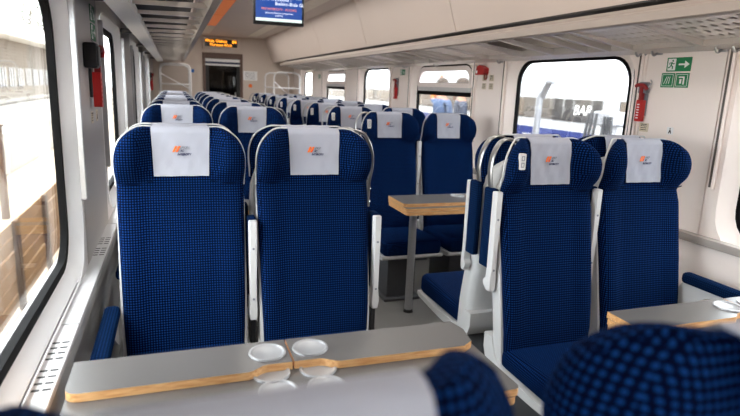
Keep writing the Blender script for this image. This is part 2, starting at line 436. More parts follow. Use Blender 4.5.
# ceiling light strips (amber display's glow painted into two left covers) -------
lamp_m = mat('opal_lamp_cover', rgb(236, 228, 214), 0.4)
AMBER_GLOW = mat('amber_glow_cover', rgb(232, 120, 60), 0.4, emit=(1.0, 0.30, 0.10, 1), estr=0.12)
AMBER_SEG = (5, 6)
for k, (x0, x1) in enumerate(((0.46, 0.62), (1.27, 1.43))):
    e = tag(empty('ceiling_light', ((x0 + x1) / 2, 4.4, ZC)), ('left' if k == 0 else 'right') + ' long flat ceiling light strip with opal cover', 'lamp', 'ceiling light strips')
    hw = (x1 - x0) / 2
    b = BM(); box(b, -hw - 0.012, hw + 0.012, -6, 6, -0.008, 0.0, 0.003, 1); obj('frame', b, RACKM, e)
    for q in range(8):
        b = BM(); box(b, -hw, hw, -5.99 + q * 1.5, -4.51 + q * 1.5, -0.014, -0.008, 0.002, 1)
        obj('diffuser', b, AMBER_GLOW if (k == 0 and q in AMBER_SEG) else lamp_m, e)
    al = bpy.data.lights.new('ceiling_fill', 'AREA'); al.shape = 'RECTANGLE'; al.size = 0.13; al.size_y = 12.0; al.energy = STRIP_FILL; al.color = (1.0, 0.94, 0.87)
    ao = bpy.data.objects.new('ceiling_fill', al); COL.objects.link(ao); ao.parent = e; ao.location = (0, 0, -0.016)

# ------------------------------------------------------------------ luggage racks
def rack(side):
    s = -1 if side == 'left' else 1
    X = lambda d: 0.945 + s * d
    e = tag(empty('luggage_rack', (X(1.0), 3.5, 1.67)), 'grey aluminium overhead luggage rack with cross bars above the %s windows' % side, 'luggage rack', 'overhead luggage racks')
    L = lambda d: X(d) - X(1.0)
    y0, y1 = Y0 - 3.5 + 0.02, Y1 - 3.5 - 1.3
    b = BM(); prism(b, [(0.765, 0.016), (0.772, 0.010), (0.80, 0.010), (0.805, 0.018), (0.80, 0.048), (0.785, 0.058), (0.77, 0.048)], lambda p, q, d: (L(p), d, q), y0, y1); obj('front_rail', b, RAILM, e)
    b = BM(); prism(b, [(0.803, 0.02), (0.82, 0.035), (0.83, 0.06), (0.82, 0.08), (0.80, 0.05)], lambda p, q, d: (L(p), d, q), y0, y1); obj('front_profile', b, RAILM, e)
    if s > 0:
        b = BM(); prism(b, [(1.17, -0.045), (1.262, -0.06), (1.262, 0.0), (1.17, -0.005)], lambda p, q, d: (L(p), d, q), y0, y1); obj('wall_rail', b, RACKM, e)
    if s < 0:
        b = BM(); prism(b, [(1.085, -0.005), (1.165, -0.012), (1.185, 0.05), (1.17, 0.075), (1.085, 0.03)], lambda p, q, d: (L(p), d, q), y0, y1); obj('cable_channel', b, GREYP, e)
    BE = 1.10 if s < 0 else 1.19
    bb = BM(); prism(bb, [(0.80, 0.014), (BE, 0.012 if s < 0 else -0.050), (BE, 0.026 if s < 0 else -0.018), (0.80, 0.034)], lambda p, q, d: (L(p), d, q), -0.013, 0.013); bar_me = finish(bb, 'cross_bar', RACKM)
    pb = BM(); prism(pb, [(0.80, 0.020), (1.19, -0.024), (1.19, -0.020), (0.80, 0.024)], lambda p, q, d: (L(p), d, q), -0.19, 0.19); per_me = finish(pb, 'perforated_sheet', PERF)
    sb = BM()
    for k in range(3):
        xs = 0.85 + k * 0.12
        prism(sb, [(xs, 0.008 - k * 0.008), (xs + 0.03, 0.006 - k * 0.008), (xs + 0.03, 0.010 - k * 0.008), (xs, 0.012 - k * 0.008)], lambda p, q, d: (L(p), d, q), -0.30, 0.30)
    str_me = finish(sb, 'strut', RACKM)
    period = 1.74
    y = (1.46 - 3.5) - 3 * 1.74 if s > 0 else y0 + 0.2
    while y < y0 + 0.05: y += 1.74
    k = 0
    kb_ = BM(); box(kb_, L(1.27), L(1.17), -0.02, 0.02, 0.02, 0.05, 0.004, 1) if s < 0 else box(kb_, 0, 0.1, -0.02, 0.02, 0.02, 0.05, 0.004, 1); brk_me = finish(kb_, 'wall_bracket', DARKM)
    while y < y1 - 0.2:
        for dy in ((0.0, 0.42, 0.81, 0.96, 1.13, 1.42) if s > 0 else (0.0, 0.348, 0.696, 1.044, 1.392)):
            if y + dy < y1 - 0.05:
                o = link('cross_bar', bar_me, e); o.location = (0, y + dy, 0)
        if s > 0 and y + 0.9 < y1:
            for dy in (0.21, 0.615): o = link('perforated_sheet', per_me, e); o.location = (0, y + dy, 0)
        elif s < 0 and y + 0.5 < y1:
            for z_ in (0.045, 0.075): pass
            o = link('wall_bracket', brk_me, e); o.location = (0, y + 0.4, 0)
        y += period; k += 1
    b = BM(); prism(b, [(0.84, 0.100), (1.16, 0.092), (1.16, 0.100), (0.84, 0.108)], lambda p, q, d: (L(p), d, q), y0, y1)
    obj('shade_sheet', b, mat('dark_shade_sheet', rgb(56, 52, 50), 0.7) if s > 0 else mat('dark_shade_sheet', rgb(62, 58, 56), 0.7), e)  # dark sheet stands in for the shade above the bars
    return e
def perf_mat():
    m = bpy.data.materials.new('perforated_sheet_metal'); m.use_nodes = True
    t = m.node_tree; bs = t.nodes['Principled BSDF']; o = t.nodes['Material Output']
    bs.inputs['Base Color'].default_value = rgb(228, 220, 214); bs.inputs['Roughness'].default_value = 0.35; bs.inputs['Metallic'].default_value = 0.2
    tc = t.nodes.new('ShaderNodeTexCoord'); sp = t.nodes.new('ShaderNodeSeparateXYZ'); t.links.new(tc.outputs['Object'], sp.inputs[0])
    u = math_node(t, 'DIVIDE', sp.outputs[0], 0.075); v = math_node(t, 'DIVIDE', sp.outputs[1], 0.045)
    fu = math_node(t, 'SUBTRACT', math_node(t, 'FRACT', math_node(t, 'ADD', u, 10)), 0.5); fv = math_node(t, 'SUBTRACT', math_node(t, 'FRACT', math_node(t, 'ADD', v, 10)), 0.5)
    d = math_node(t, 'ADD', math_node(t, 'MULTIPLY', fu, fu), math_node(t, 'MULTIPLY', fv, fv))
    hole = math_node(t, 'LESS_THAN', d, 0.085)
    tr = t.nodes.new('ShaderNodeBsdfTransparent'); mx = t.nodes.new('ShaderNodeMixShader')
    t.links.new(hole, mx.inputs[0]); t.links.new(bs.outputs[0], mx.inputs[1]); t.links.new(tr.outputs[0], mx.inputs[2]); t.links.new(mx.outputs[0], o.inputs[0])
    return m
PERF = perf_mat()
rack('left'); rack('right')

# ------------------------------------------------------------------ seats
YB = [(0.38, -0.118), (0.5, -0.105), (0.75, -0.060), (0.95, -0.018), (1.05, 0.0), (1.12, 0.008), (1.26, 0.024)]
WB = [(0.40, 0.207), (0.6, 0.213), (0.9, 0.219), (1.05, 0.221), (1.10, 0.223), (1.145, 0.221), (1.18, 0.211), (1.205, 0.196), (1.225, 0.174), (1.240, 0.146), (1.250, 0.115), (1.255, 0.09)]
AW = [(1.035, 0.0), (1.06, 0.022), (1.085, 0.048), (1.12, 0.066), (1.16, 0.072), (1.20, 0.066), (1.235, 0.046), (1.255, 0.022)]
def front_y(x, z):
    a = lerp(AW, z); ax = abs(x)
    y = lerp(YB, z)
    y -= a * sstep(0.09, 0.165, ax)
    y -= 0.012 * sstep(0.115, 0.165, ax) * (1 - sstep(0.98, 1.04, z)) * sstep(0.42, 0.55, z)
    return y
def dip(x, z): return 0.014 * (1 - sstep(0.085, 0.15, abs(x))) * sstep(1.17, 1.25, z)
def back_ring(z):
    wz = lerp(WB, z); re = 0.03
    xs = [-1, -0.985, -0.955, -0.91, -0.85, -0.77, -0.68, -0.58, -0.48, -0.38, -0.2, 0]
    xs = xs + [-x for x in xs[-2::-1]]
    rr = min(re, wz * 0.3); rb = min(0.055, wz * 0.4)
    fr, bk = [], []
    th = 0.052 - 0.024 * sstep(1.15, 1.255, z)
    for q in xs:
        x = q * wz
        t = max(0, (abs(x) - (wz - rr)) / rr); e = rr * (1 - math.sqrt(max(0, 1 - t * t)))
        fr.append((x, front_y(x, z) + e, z))
        tb2 = max(0, (abs(x) - (wz - rb)) / rb); e2 = 0.04 * sstep(1.0, 1.1, z) * (1 - math.sqrt(max(0, 1 - tb2 * tb2)))
        byy = lerp(YB, z) + th - 0.55 * lerp(AW, min(z, 1.16)) * sstep(0.13, 0.21, abs(x)) - max(e * 0.8, e2)
        if byy < fr[-1][1] + 0.006: byy = fr[-1][1] + 0.006
        k = math.sqrt(1 - (0.95 * min(1, max(0, (z - 1.185) / 0.0705))) ** 2)      # rounded top
        mid, half = (fr[-1][1] + byy) / 2 + 0.010 * (1 - k), (byy - fr[-1][1]) / 2 * k
        fr[-1] = (x, mid - half, z); bk.append((x, mid + half, z))
    return [(x, y, q - dip(x, q)) for x, y, q in fr + bk[::-1]]
b = BM(); loft(b, [back_ring(z) for z in (0.40, 0.42, 0.5, 0.6, 0.75, 0.9, 0.98, 1.03, 1.045, 1.06, 1.075, 1.09, 1.11, 1.13, 1.15, 1.17, 1.185, 1.197, 1.208, 1.218, 1.227, 1.234, 1.240, 1.246, 1.251, 1.2555)])
BACK_ME = finish(b, 'backrest', FAB, 85, True)
# seam piping under the headrest
PIPE_MES = []
for sg in (-1, 1):
    b = BM(); tube(b, [(sg * x, front_y(sg * x, z) - 0.001, z) for x, z in ((0.095, 1.052), (0.125, 1.045), (0.16, 1.040), (0.19, 1.042), (0.215, 1.05))], 0.0022, 6, 4)
    PIPE_MES.append(finish(b, 'piping', FABP))
# white rear shell
WS = [(0.36, 0.216), (0.5, 0.221), (0.96, 0.223), (1.0, 0.221), (1.04, 0.213), (1.08, 0.196), (1.11, 0.175), (1.13, 0.152), (1.145, 0.125), (1.152, 0.10)]
def shell_ring(z):
    wz = lerp(WS, z); xs = [-1, -0.985, -0.94, -0.86, -0.7, -0.4, 0, 0.4, 0.7, 0.86, 0.94, 0.985, 1]
    tb = lerp([(0.36, 0.11), (0.6, 0.118), (0.92, 0.106), (1.06, 0.080), (1.12, 0.068), (1.152, 0.056)], z)
    f_, k_ = [], []
    for q in xs:
        x = q * wz; t = max(0, (abs(q) - 0.8) / 0.2); e = min(0.035, 0.5 * (tb - 0.03)) * (1 - math.sqrt(max(0, 1 - t * t)))
        f_.append((x, lerp(YB, z) + min(0.030, tb * 0.5), z)); k_.append((x, lerp(YB, z) + tb - e, z))
    return f_ + k_[::-1]
b = BM(); loft(b, [shell_ring(z) for z in (0.36, 0.38, 0.5, 0.7, 0.9, 0.95, 0.98, 1.0, 1.03, 1.06, 1.085, 1.105, 1.12, 1.133, 1.143, 1.149, 1.152)])
SHELL_ME = finish(b, 'rear_shell', SHELL, 40)
# slim white trim following the outline of the headrest
zt_ = [1.03, 1.06, 1.10, 1.145, 1.18, 1.205, 1.225, 1.240, 1.250]
con = [(lerp(WB, z), z) for z in zt_]
con = [(-x, z) for x, z in con] + [(-0.05, 1.2535), (0.05, 1.2535)] + [(x, z) for x, z in con[::-1]]
b = BM(); tube(b, [(x * 1.004, lerp(YB, z) + 0.030 - 0.55 * lerp(AW, min(z, 1.16)) * sstep(0.13, 0.21, abs(x)), z - dip(x, z)) for x, z in con], 0.0045, 8, 3, rx=0.0035)
TRIM_ME = finish(b, 'edge_trim', SHELL, 60)
# white seat pan with the curved side
pan = [(0.035, 0.46), (0.035, 0.40), (0.015, 0.355), (-0.03, 0.33), (-0.10, 0.318), (-0.30, 0.322), (-0.505, 0.338), (-0.523, 0.352), (-0.52, 0.366), (-0.30, 0.352), (-0.12, 0.362), (-0.075, 0.375), (-0.05, 0.395), (-0.03, 0.43), (-0.02, 0.46)]
b = BM(); prism(b, pan, lambda p, q, d: (d, p, q), -0.224, 0.224); SEATPAN_ME = finish(b, 'seat_pan', SHELL, 40)
b = BM(); box(b, -0.214, 0.214, -0.525, -0.06, 0.356, 0.462, 0.032, 4)
for v in b.verts:
    if v.co.z > 0.4: v.co.z += 0.012 * math.cos(v.co.x / 0.214 * 1.4) - 0.022 * sstep(-0.2, -0.06, v.co.y) - 0.004
CUSH_ME = finish(b, 'seat_cushion', FAB, 50, True)
b = BM(); box(b, -0.11, 0.11, -0.34, -0.02, 0.0, 0.335, 0.012, 2); box(b, -0.14, 0.14, -0.38, 0.02, 0.0, 0.02, 0.004, 1)
PED_ME = finish(b, 'pedestal', DARKM)
# head cover: front flap, over the top, back flap, with soft creases
def cover_me():
    path = [(z, None) for z in (1.068, 1.085, 1.10, 1.12, 1.14, 1.16, 1.18, 1.20, 1.218, 1.232, 1.243)]
    nx = 17; rows = []
    for i, (z, _) in enumerate(path):
        hw = 0.094 + 0.006 * i / 10
        rows.append([(-hw + 2 * hw * k / (nx - 1), None, z) for k in range(nx)])
    def wr(x, z): return 0.0016 * math.sin(x * 95 + z * 40) * (1.25 - z) * 7 + 0.0012 * math.sin(x * 160 - z * 70)
    R = []
    for row in rows: R.append([(x, front_y(x, z) - 0.0065 - wr(x, z), z) for x, _, z in row])
    hw = 0.1
    R.append([(x, front_y(x, 1.250) + 0.012, 1.2580) for x, _, z in rows[-1]])
    xs = [-hw + 2 * hw * k / (nx - 1) for k in range(nx)]
    for y, z in ((0.040, 1.2592), (0.052, 1.2592), (0.064, 1.254), (0.073, 1.240), (0.078, 1.22), (0.083, 1.19), (0.090, 1.15), (0.096, 1.12)):
        R.append([(x, y, z + 0.0008 * math.sin(x * 120)) for x in xs])
    bm = BM()
    top = [[Vector((p[0], p[1], p[2] - 0.014 * sstep(1.17, 1.25, p[2]))) for p in r] for r in R]
    def nrm(i, k):
        a = top[min(i + 1, len(top) - 1)][k] - top[max(i - 1, 0)][k]
        return Vector((0, -a.z, a.y)).normalized() if a.length else Vector((0, -1, 0))
    rings = []
    for i, r in enumerate(top):
        inner = [p - nrm(i, k) * 0.0035 for k, p in enumerate(r)]
        rings.append(r + inner[::-1])
    loft(bm, rings)
    return finish(bm, 'headrest_cover', CLOTH, 60)
COVER_ME = cover_me()
# logo on the cover: slanted orange strokes, small grey lettering, navy name line
def logo_meshes():
    y = front_y(0, 1.16) - 0.0065 - 0.0045
    f = lambda p, q, d: (p, y + d + (q - 1.16) * 0.15, q)
    b = BM()
    for x0 in (-0.030, -0.019): prism(b, [(x0, 1.155), (x0 + 0.0075, 1.155), (x0 + 0.0175, 1.176), (x0 + 0.010, 1.176)], f, -0.0008, 0.0)
    prism(b, [(-0.008, 1.168), (-0.0055, 1.168), (0.0005, 1.176), (-0.004, 1.176)], f, -0.0008, 0.0)
    mk = finish(b, 'logo_mark', ORANGE)
    b = BM(); prism(b, [(-0.0155, 1.155), (-0.0115, 1.155), (-0.0055, 1.166), (-0.0095, 1.166)], f, -0.0012, 0.0); st = finish(b, 'logo_stroke', REDPR)
    return mk, st, y
LOGO_ME, STROKE_ME, LOGO_Y = logo_meshes()
T1 = text_mesh('PKP', 0.0125, shear=0.25, bold=0.0004); T1.materials.append(GREYPR)
T2 = text_mesh('IC', 0.0115, shear=0.25, bold=0.0004); T2.materials.append(NAVYP)
T3 = text_mesh('INTERCITY', 0.0100, shear=0.2, xs=0.95, bold=0.0004); T3.materials.append(NAVYP)
# upright (raised) armrest: white bar, pad behind, pivot boss with cap
b = BM()
prof = [(0.905, 0.0145), (0.900, 0.0165), (0.80, 0.0165), (0.65, 0.0150), (0.60, 0.0150), (0.575, 0.018), (0.55, 0.0195), (0.53, 0.019), (0.515, 0.014)]
loft(b, [[(x * hw_ * 0.92, y, z) for x, y in ((-1, -0.060), (-0.75, -0.070), (0.75, -0.070), (1, -0.060), (1, -0.040), (-1, -0.040))] for z, hw_ in prof])
ARM_ME = finish(b, 'armrest', SHELL, 40)
b = BM(); box(b, -0.0155, 0.0155, -0.0395, 0.024, 0.60, 0.912, 0.007, 2); ARMPAD_ME = finish(b, 'armrest_pad', FABP, 50, True)
b = BM(); cyl(b, (-0.0175, -0.045, 0.545), (1, 0, 0), 0.019, 0.035, 16); PIV_ME = finish(b, 'pivot_boss', SHELL)
b = BM(); cyl(b, (0, -0.0695, 0), (0, -1, 0), 0.0045, 0.0025, 10); SCR_ME = finish(b, 'screw_cap', GREYPR)
b = BM(); box(b, -0.010, 0.010, -0.05, 0.02, 0.40, 0.535, 0.003, 1); BRK_ME = finish(b, 'armrest_bracket', BLACK)
# lowered window armrest
b = BM(); box(b, -0.026, 0.026, -0.49, -0.075, 0.575, 0.622, 0.016, 3); WARM_ME = finish(b, 'armrest_pad', FABP, 50, True)
b = BM(); prism(b, [(-0.40, 0.575), (-0.08, 0.575), (-0.06, 0.54), (-0.06, 0.46), (-0.10, 0.48), (-0.20, 0.545), (-0.38, 0.56)], lambda p, q, d: (d, p, q), -0.014, 0.014); WARMB_ME = finish(b, 'armrest', SHELL)
# grab handle on the aisle shoulder
def handle_me(sg):
    b = BM()
    tube(b, [(sg * 0.135, 0.062, 1.225), (sg * 0.175, 0.060, 1.236), (sg * 0.215, 0.058, 1.222), (sg * 0.243, 0.055, 1.175), (sg * 0.253, 0.052, 1.12), (sg * 0.249, 0.050, 1.07), (sg * 0.240, 0.048, 1.03), (sg * 0.238, 0.047, 0.98), (sg * 0.238, 0.046, 0.925)], 0.0155, 10, 5, rx=0.0065)
    return finish(b, 'grab_handle', HANDLE, 60)
def rivet_me(sg):
    b = BM()
    for z in (0.945, 1.0): cyl(b, (sg * 0.243, 0.046, z), (sg, 0, 0), 0.006, 0.004, 10)
    return finish(b, 'rivet', CHROME)
def plate_me(sg):
    b = BM(); y = front_y(sg * 0.185, 1.165) - 0.003
    prism(b, rrect(sg * 0.185 - 0.013, sg * 0.185 + 0.013, 1.135, 1.195, 0.005, 3), lambda p, q, d: (p, y + d, q), -0.002, 0.012); return finish(b, 'seat_number_plate', GREYP)
def plate_mark(sg):
    b = BM(); y = front_y(sg * 0.185, 1.165) - 0.0055
    for z0, z1 in ((1.168, 1.186), (1.144, 1.162)):
        for x0, x1, p0, p1 in ((-.007, .007, z1 - .003, z1), (-.007, .007, z0, z0 + .003), (-.007, -.004, z0, z1), (.004, .007, z0, z1)):
            box(b, sg * 0.185 + x0, sg * 0.185 + x1, y, y + 0.001, p0, p1)
    return finish(b, 'plate_mark', GREYPR)
def make_seat(kind, sg, plate, adz=0.0):
    """kind aisle: sg is the local side of the aisle; kind window: sg is the local side of the window"""
    r = empty('train_seat')
    o = link('backrest', BACK_ME, r); [link('piping', q, o) for q in PIPE_MES]
    link('rear_shell', SHELL_ME, r); link('seat_pan', SEATPAN_ME, r); link('seat_cushion', CUSH_ME, r); link('pedestal', PED_ME, r)
    c = link('headrest_cover', COVER_ME, r)
    link('logo_mark', LOGO_ME, c); link('logo_stroke', STROKE_ME, c)
    for nm, me, x, z, dy in (('logo_lettering', T1, 0.011, 1.1665, 0), ('logo_lettering', T2, 0.003, 1.1555, -0.001), ('logo_name', T3, 0.010, 1.1435, -0.002)):
        t = link(nm, me, c); t.location = (x, LOGO_Y + dy - 0.001, z)
    def raised(x):
        a = link('armrest', ARM_ME, r); a.location = (x, 0.045 * (adz > 0), adz)
        for nm, me in (('armrest_pad', ARMPAD_ME), ('pivot_boss', PIV_ME), ('armrest_bracket', BRK_ME)):
            if nm != 'armrest_bracket' or not adz: link(nm, me, a)
        for z in (0.80, 0.60): link('screw_cap', SCR_ME, a).location = (0, 0, z)
    if kind == 'aisle':
        raised(0.2475 * sg); raised(-0.244 * sg)
        h = link('grab_handle', handle_me(sg), r); link('rivet', rivet_me(sg), h)
        if plate:
            p = link('seat_number_plate', plate_me(sg), r); link('plate_mark', plate_mark(sg), p)
    else:
        a = link('armrest', WARMB_ME, r); a.location = (0.246 * sg, 0, 0.065 * (adz > 0)); link('armrest_pad', WARM_ME, a)
    return r
PROTO = {}
def seat(kind, sg, x, y, rz, label, group, plate=False, sz=0.992, dz=0.0):
    sx = 0.93 if x > 1 or (y < 1 and x > 0.3) else 1.0
    key = (kind, sg, plate, x > 1, y > 1)
    if key not in PROTO: PROTO[key] = o = make_seat(kind, sg, plate, 0.14 if x > 1 else 0.0)
    else: o = copy_tree(PROTO[key])
    if y > 1: link('edge_trim', TRIM_ME, o) if not any(c.name.startswith('edge_trim') for c in o.children) else None
    o.location = (x, y, dz); o.rotation_euler = (0, 0, rz); o.scale = (sx, 1, sz)
    return tag(o, label, 'seat', group)
LWX, LAX, RAX, RWX = 0.019, 0.507, 1.383, 1.839
ORD = ['first', 'second', 'third', 'fourth', 'fifth', 'sixth', 'seventh', 'eighth']
seat('window', -1, LWX, 2.11, 0, 'large blue dotted seat facing the viewer, left of the pair behind the near table', 'blue seats facing the viewer, left of the aisle')
seat('aisle', 1, LAX, 2.10, 0, 'large blue dotted seat facing the viewer, right of the pair behind the near table', 'blue seats facing the viewer, left of the aisle')
LR = [3.95, 4.75, 5.55, 6.35, 7.15, 7.95, 8.75]
for i, y in enumerate(LR):
    seat('window', -1, LWX, y, 0, 'blue seat by the left windows, %s row behind the big front pair' % ORD[i], 'blue seats facing the viewer, left of the aisle')
    seat('aisle', 1, LAX, y, 0, 'blue seat left of the aisle, %s row behind the big front pair' % ORD[i], 'blue seats facing the viewer, left of the aisle')
seat('aisle', -1, 1.362, 1.79, 0, 'blue seat right of the aisle with cushion in view, facing the viewer', 'blue seats facing the viewer, right of the aisle', True)
seat('window', 1, 1.818, 1.79, 0, 'blue seat facing the viewer against the right wall under the exit sign', 'blue seats facing the viewer, right of the aisle')
RR = [3.66, 4.47, 5.22, 6.02, 6.82, 7.62, 8.42, 9.2]
for i, y in enumerate(RR):
    w_ = ('behind the small table on the right' if i == 0 else '%s row behind the small table on the right' % ORD[i])
    dx = 0.03 if i == 0 else 0.0
    seat('aisle', -1, RAX + dx, y, 0, 'blue seat right of the aisle, ' + w_, 'blue seats facing the viewer, right of the aisle', True)
    seat('window', 1, RWX + dx, y, 0, 'blue seat by the right windows, ' + w_, 'blue seats facing the viewer, right of the aisle')
# seats turned the other way
g = 'blue seats facing away from the viewer'
seat('window', 1, 0.052, 0.358, PI, 'blurred nearest seat seen from behind, white back shell at bottom left', g, sz=0.973)
seat('aisle', -1, 0.527, 0.358, PI, 'blurred nearest seat seen from behind, large dotted blue headrest at bottom right', g, sz=0.976)
seat('window', 1, LWX, 2.345, PI, 'seat facing away, back to back with the left of the big front pair', g)
seat('aisle', -1, LAX, 2.335, PI, 'seat facing away, back to back with the right of the big front pair', g)
seat('aisle', 1, 1.392, 2.03, PI, 'right aisle seat facing away, white side shell, cushion toward the small table', g)
seat('window', -1, 1.849, 2.03, PI, 'window seat facing away, back to back with the seat under the exit sign', g)

# ------------------------------------------------------------------ tables
def board(bm, poly, z0, z1):
    n = len(poly)
    lo = [bm.verts.new((x, y, z0)) for x, y in poly]; hi = [bm.verts.new((x, y, z1)) for x, y in poly]
    f = bm.faces.new(hi); f.material_index = 0
    f = bm.faces.new(lo[::-1]); f.material_index = 0
    for i in range(n):
        j = (i + 1) % n
        f = bm.faces.new((lo[i], lo[j], hi[j], hi[i])); f.material_index = 1
    return bm
def arc(cx, cy, r, a0, a1, n=5): return [(cx + r * math.cos(math.radians(a0 + (a1 - a0) * k / n)), cy + r * math.sin(math.radians(a0 + (a1 - a0) * k / n))) for k in range(n + 1)]
def cup_me():
    b = BM(); n = 28
    prof = [(0.0, 0.0008), (0.036, 0.0008), (0.0385, 0.0022), (0.0415, 0.0048), (0.0465, 0.0048), (0.0475, 0.0003)]
    loft(b, [[(r * math.cos(2 * PI * k / n), r * math.sin(2 * PI * k / n), z) for k in range(n)] for r, z in prof[1:]], cap=False)
    b.faces.new([v for v in b.verts[:n]]) if False else None
    b.verts.ensure_lookup_table()
    b.faces.new([b.verts[k] for k in range(n)])
    return finish(b, 'cup_recess', mat('pale_aluminium_cup', rgb(160, 161, 164), 0.35, 0.35), 40)
CUP_ME = cup_me()
def table(x0, x1, xs, yf, base_front, cups_lo, leg_x, leg_y, label, zt=0.722, flap_depth=0.155, wave=True):
    """yf far edge; two flaps folded back over the base board, meeting at xs"""
    e = tag(empty('folding_table', (leg_x, leg_y, 0)), label, 'table', 'folding tables between facing seats')
    T = lambda p: (p[0] - leg_x, p[1] - leg_y)
    yn = yf - flap_depth
    base = arc(x0 + 0.03, base_front + 0.03, 0.03, 180, 270) + arc(x1 - 0.02, base_front + 0.02, 0.02, 270, 360) + [(x1, yf - 0.005), (x0, yf - 0.005)]
    b = BM(); board(b, [T(p) for p in base], zt - 0.041, zt - 0.0215); obj('table_leaf', b, [LAMT, PLY], e)
    b = BM(); board(b, [T((x0 + 0.004 + (p[0] - x0) * 0.99, p[1])) for p in base], zt - 0.063, zt - 0.0425); obj('under_leaf', b, [LAMT, PLY], e)
    dn = 0.026 if wave else 0.0
    left = arc(x0 + 0.03, yn + 0.03, 0.03, 180, 270) + [(xs - 0.115, yn)] + [(xs - 0.115 + 0.05 * t, yn + dn * sstep(0, 1, t)) for t in (0.25, 0.5, 0.75, 1.0)] + [(xs - 0.002, yn + dn), (xs - 0.002, yf), (x0, yf)]
    rt = [(xs + 0.002, yn + dn), (xs + 0.065, yn + dn)] + [(xs + 0.065 + 0.05 * t, yn + dn * (1 - sstep(0, 1, t))) for t in (0.25, 0.5, 0.75, 1.0)] + [(x1 - 0.05, yn - 0.003), (x1 - 0.015, yn + 0.02), (x1, yf - 0.06), (x1 - 0.012, yf)] + [(xs + 0.002, yf)]
    for p in (left, rt):
        b = BM(); board(b, [T(q) for q in p], zt - 0.0205, zt); f = obj('folding_flap', b, [LAMT, PLY], e)
    for cx, cy, z in [(xs - 0.056, yf - 0.068, zt), (xs + 0.056, yf - 0.068, zt)] + [(c[0], c[1], zt - 0.0215) for c in cups_lo]:
        o = link('cup_recess', CUP_ME, e); o.location = (cx - leg_x, cy - leg_y, z)
    b = BM(); cyl(b, (0, 0, 0.01), (0, 0, 1), 0.024, zt - 0.073, 20); obj('leg', b, STEEL, e)
    b = BM(); cyl(b, (0, 0, 0), (0, 0, 1), 0.032, 0.018, 20, 0.027); obj('foot_collar', b, BLACK, e)
    b = BM(); box(b, -0.05, 0.05, -0.06, 0.06, zt - 0.075, zt - 0.0625, 0.003, 1); obj('mounting_plate', b, DARKM, e)
    hb = BM(); cyl(hb, (-0.02, yf - leg_y + 0.002, zt - 0.021), (1, 0, 0), 0.005, 0.04, 8); hm = finish(hb, 'hinge', CHROME)
    for xx in (x0 + 0.12, xs - 0.12, xs + 0.12, x1 - 0.12):
        o = link('hinge', hm, e); o.location = (xx - leg_x, 0, 0)
    return e
table(-0.248, 0.775, 0.262, 1.400, 1.04, [(0.208, 1.178), (0.322, 1.170), (0.205, 1.262), (0.322, 1.258)], 0.60, 1.24, 'nearest folding table, grey top with plywood edges, before the big seat pair')
table(1.30, 2.01, 1.80, 1.345, 0.98, [(1.745, 1.12), (1.86, 1.12)], 1.42, 1.16, 'grey folding table with plywood edge at right, partly hidden by the blurred headrest', flap_depth=0.14)
table(1.285, 2.05, 1.80, 3.30, 2.985, [(1.745, 3.10), (1.86, 3.10)], 1.38, 3.10, 'small folding table with steel column leg beyond the aisle on the right', flap_depth=0.27, wave=False)
table(-0.255, 0.74, 0.262, 3.30, 2.93, [(0.208, 3.07), (0.322, 3.07)], 0.60, 3.13, 'folding table glimpsed through the gap between the two big seats', flap_depth=0.30, wave=False)

# ------------------------------------------------------------------ things on the walls
def wall_thing(name, side, y, z, label, cat, group=None):
    x = XL if side == 'left' else XR
    e = empty(name, (x, y, z), -PI / 2 if side == 'right' else PI / 2)   # local +y points into the wall
    return tag(e, label, cat, group)
def plate(bm, x0, x1, z0, z1, d0=-0.003, d1=0.0, r=0.002, mi=0): return prism(bm, rrect(x0, x1, z0, z1, r, 2), lambda p, q, d: (p, d, q), d0, d1, mi=mi)
def fire_hammer(side, y, z, label, dark, sc=1.0):
    e = wall_thing('emergency_hammer', side, y, z, label, 'hammer', 'red emergency hammers on the walls')
    b = BM(); box(b, -0.038, 0.038, -0.035, 0.0, 0.05, 0.125, 0.008, 2); box(b, -0.03, 0.03, -0.012, 0.0, -0.10, 0.06, 0.003, 1); obj('holder', b, dark, e)
    b = BM(); loft(b, [[(x, yy, zz) for x, yy in ((-w2, -0.045), (w2, -0.045), (w2, -0.013), (-w2, -0.013))] for zz, w2 in ((-0.14, 0.020), (-0.135, 0.026), (0.0, 0.026), (0.006, 0.02))]); obj('grip', b, RED, e)
    b = BM(); loft(b, [[(x, yy, zz) for x, yy in ((-0.012, -0.045), (0.012, -0.045), (0.012, -0.02), (-0.012, -0.02))] for zz in (0.0, 0.11)]); tube(b, [(-0.045, -0.045, 0.098), (-0.02, -0.05, 0.105), (0.03, -0.05, 0.10), (0.052, -0.045, 0.075)], 0.013, 8, 3); obj('head', b, REDD, e)
    b = BM()
    for k in range(6): box(b, -0.014, 0.006, -0.0465, -0.045, -0.12 + k * 0.018, -0.112 + k * 0.018)
    obj('ribs', b, WHITE if side == 'right' else REDD, e)
    b = BM(); tube(b, [(0.05, -0.03, 0.09), (0.062, -0.02, 0.12), (0.04, -0.01, 0.14)], 0.004, 6, 4); obj('point', b, STEEL, e)
    e.scale = (sc, sc, sc)
    return e
fire_hammer('right', 2.235, 1.385, 'red emergency hammer in grey holder left of the green exit sign', GREYPR, 0.72)
fire_hammer('right', 5.55, 1.40, 'small red emergency hammer on the far right wall below a narrow green sign', GREYPR, 0.8)
fire_hammer('left', 2.705, 1.41, 'red emergency hammer under a black box on the left pillar', BLACK, 1.0)
fire_hammer('left', 9.35, 1.36, 'tiny red emergency hammer at the far end of the left wall', BLACK)
b = BM(); box(b, -0.045, 0.045, -0.05, 0.0, -0.05, 0.05, 0.008, 2)
e = wall_thing('intercom_box', 'left', 2.59, 1.48, 'black plastic box above the red hammer on the left pillar', 'box'); obj('casing', b, BLACK, e)
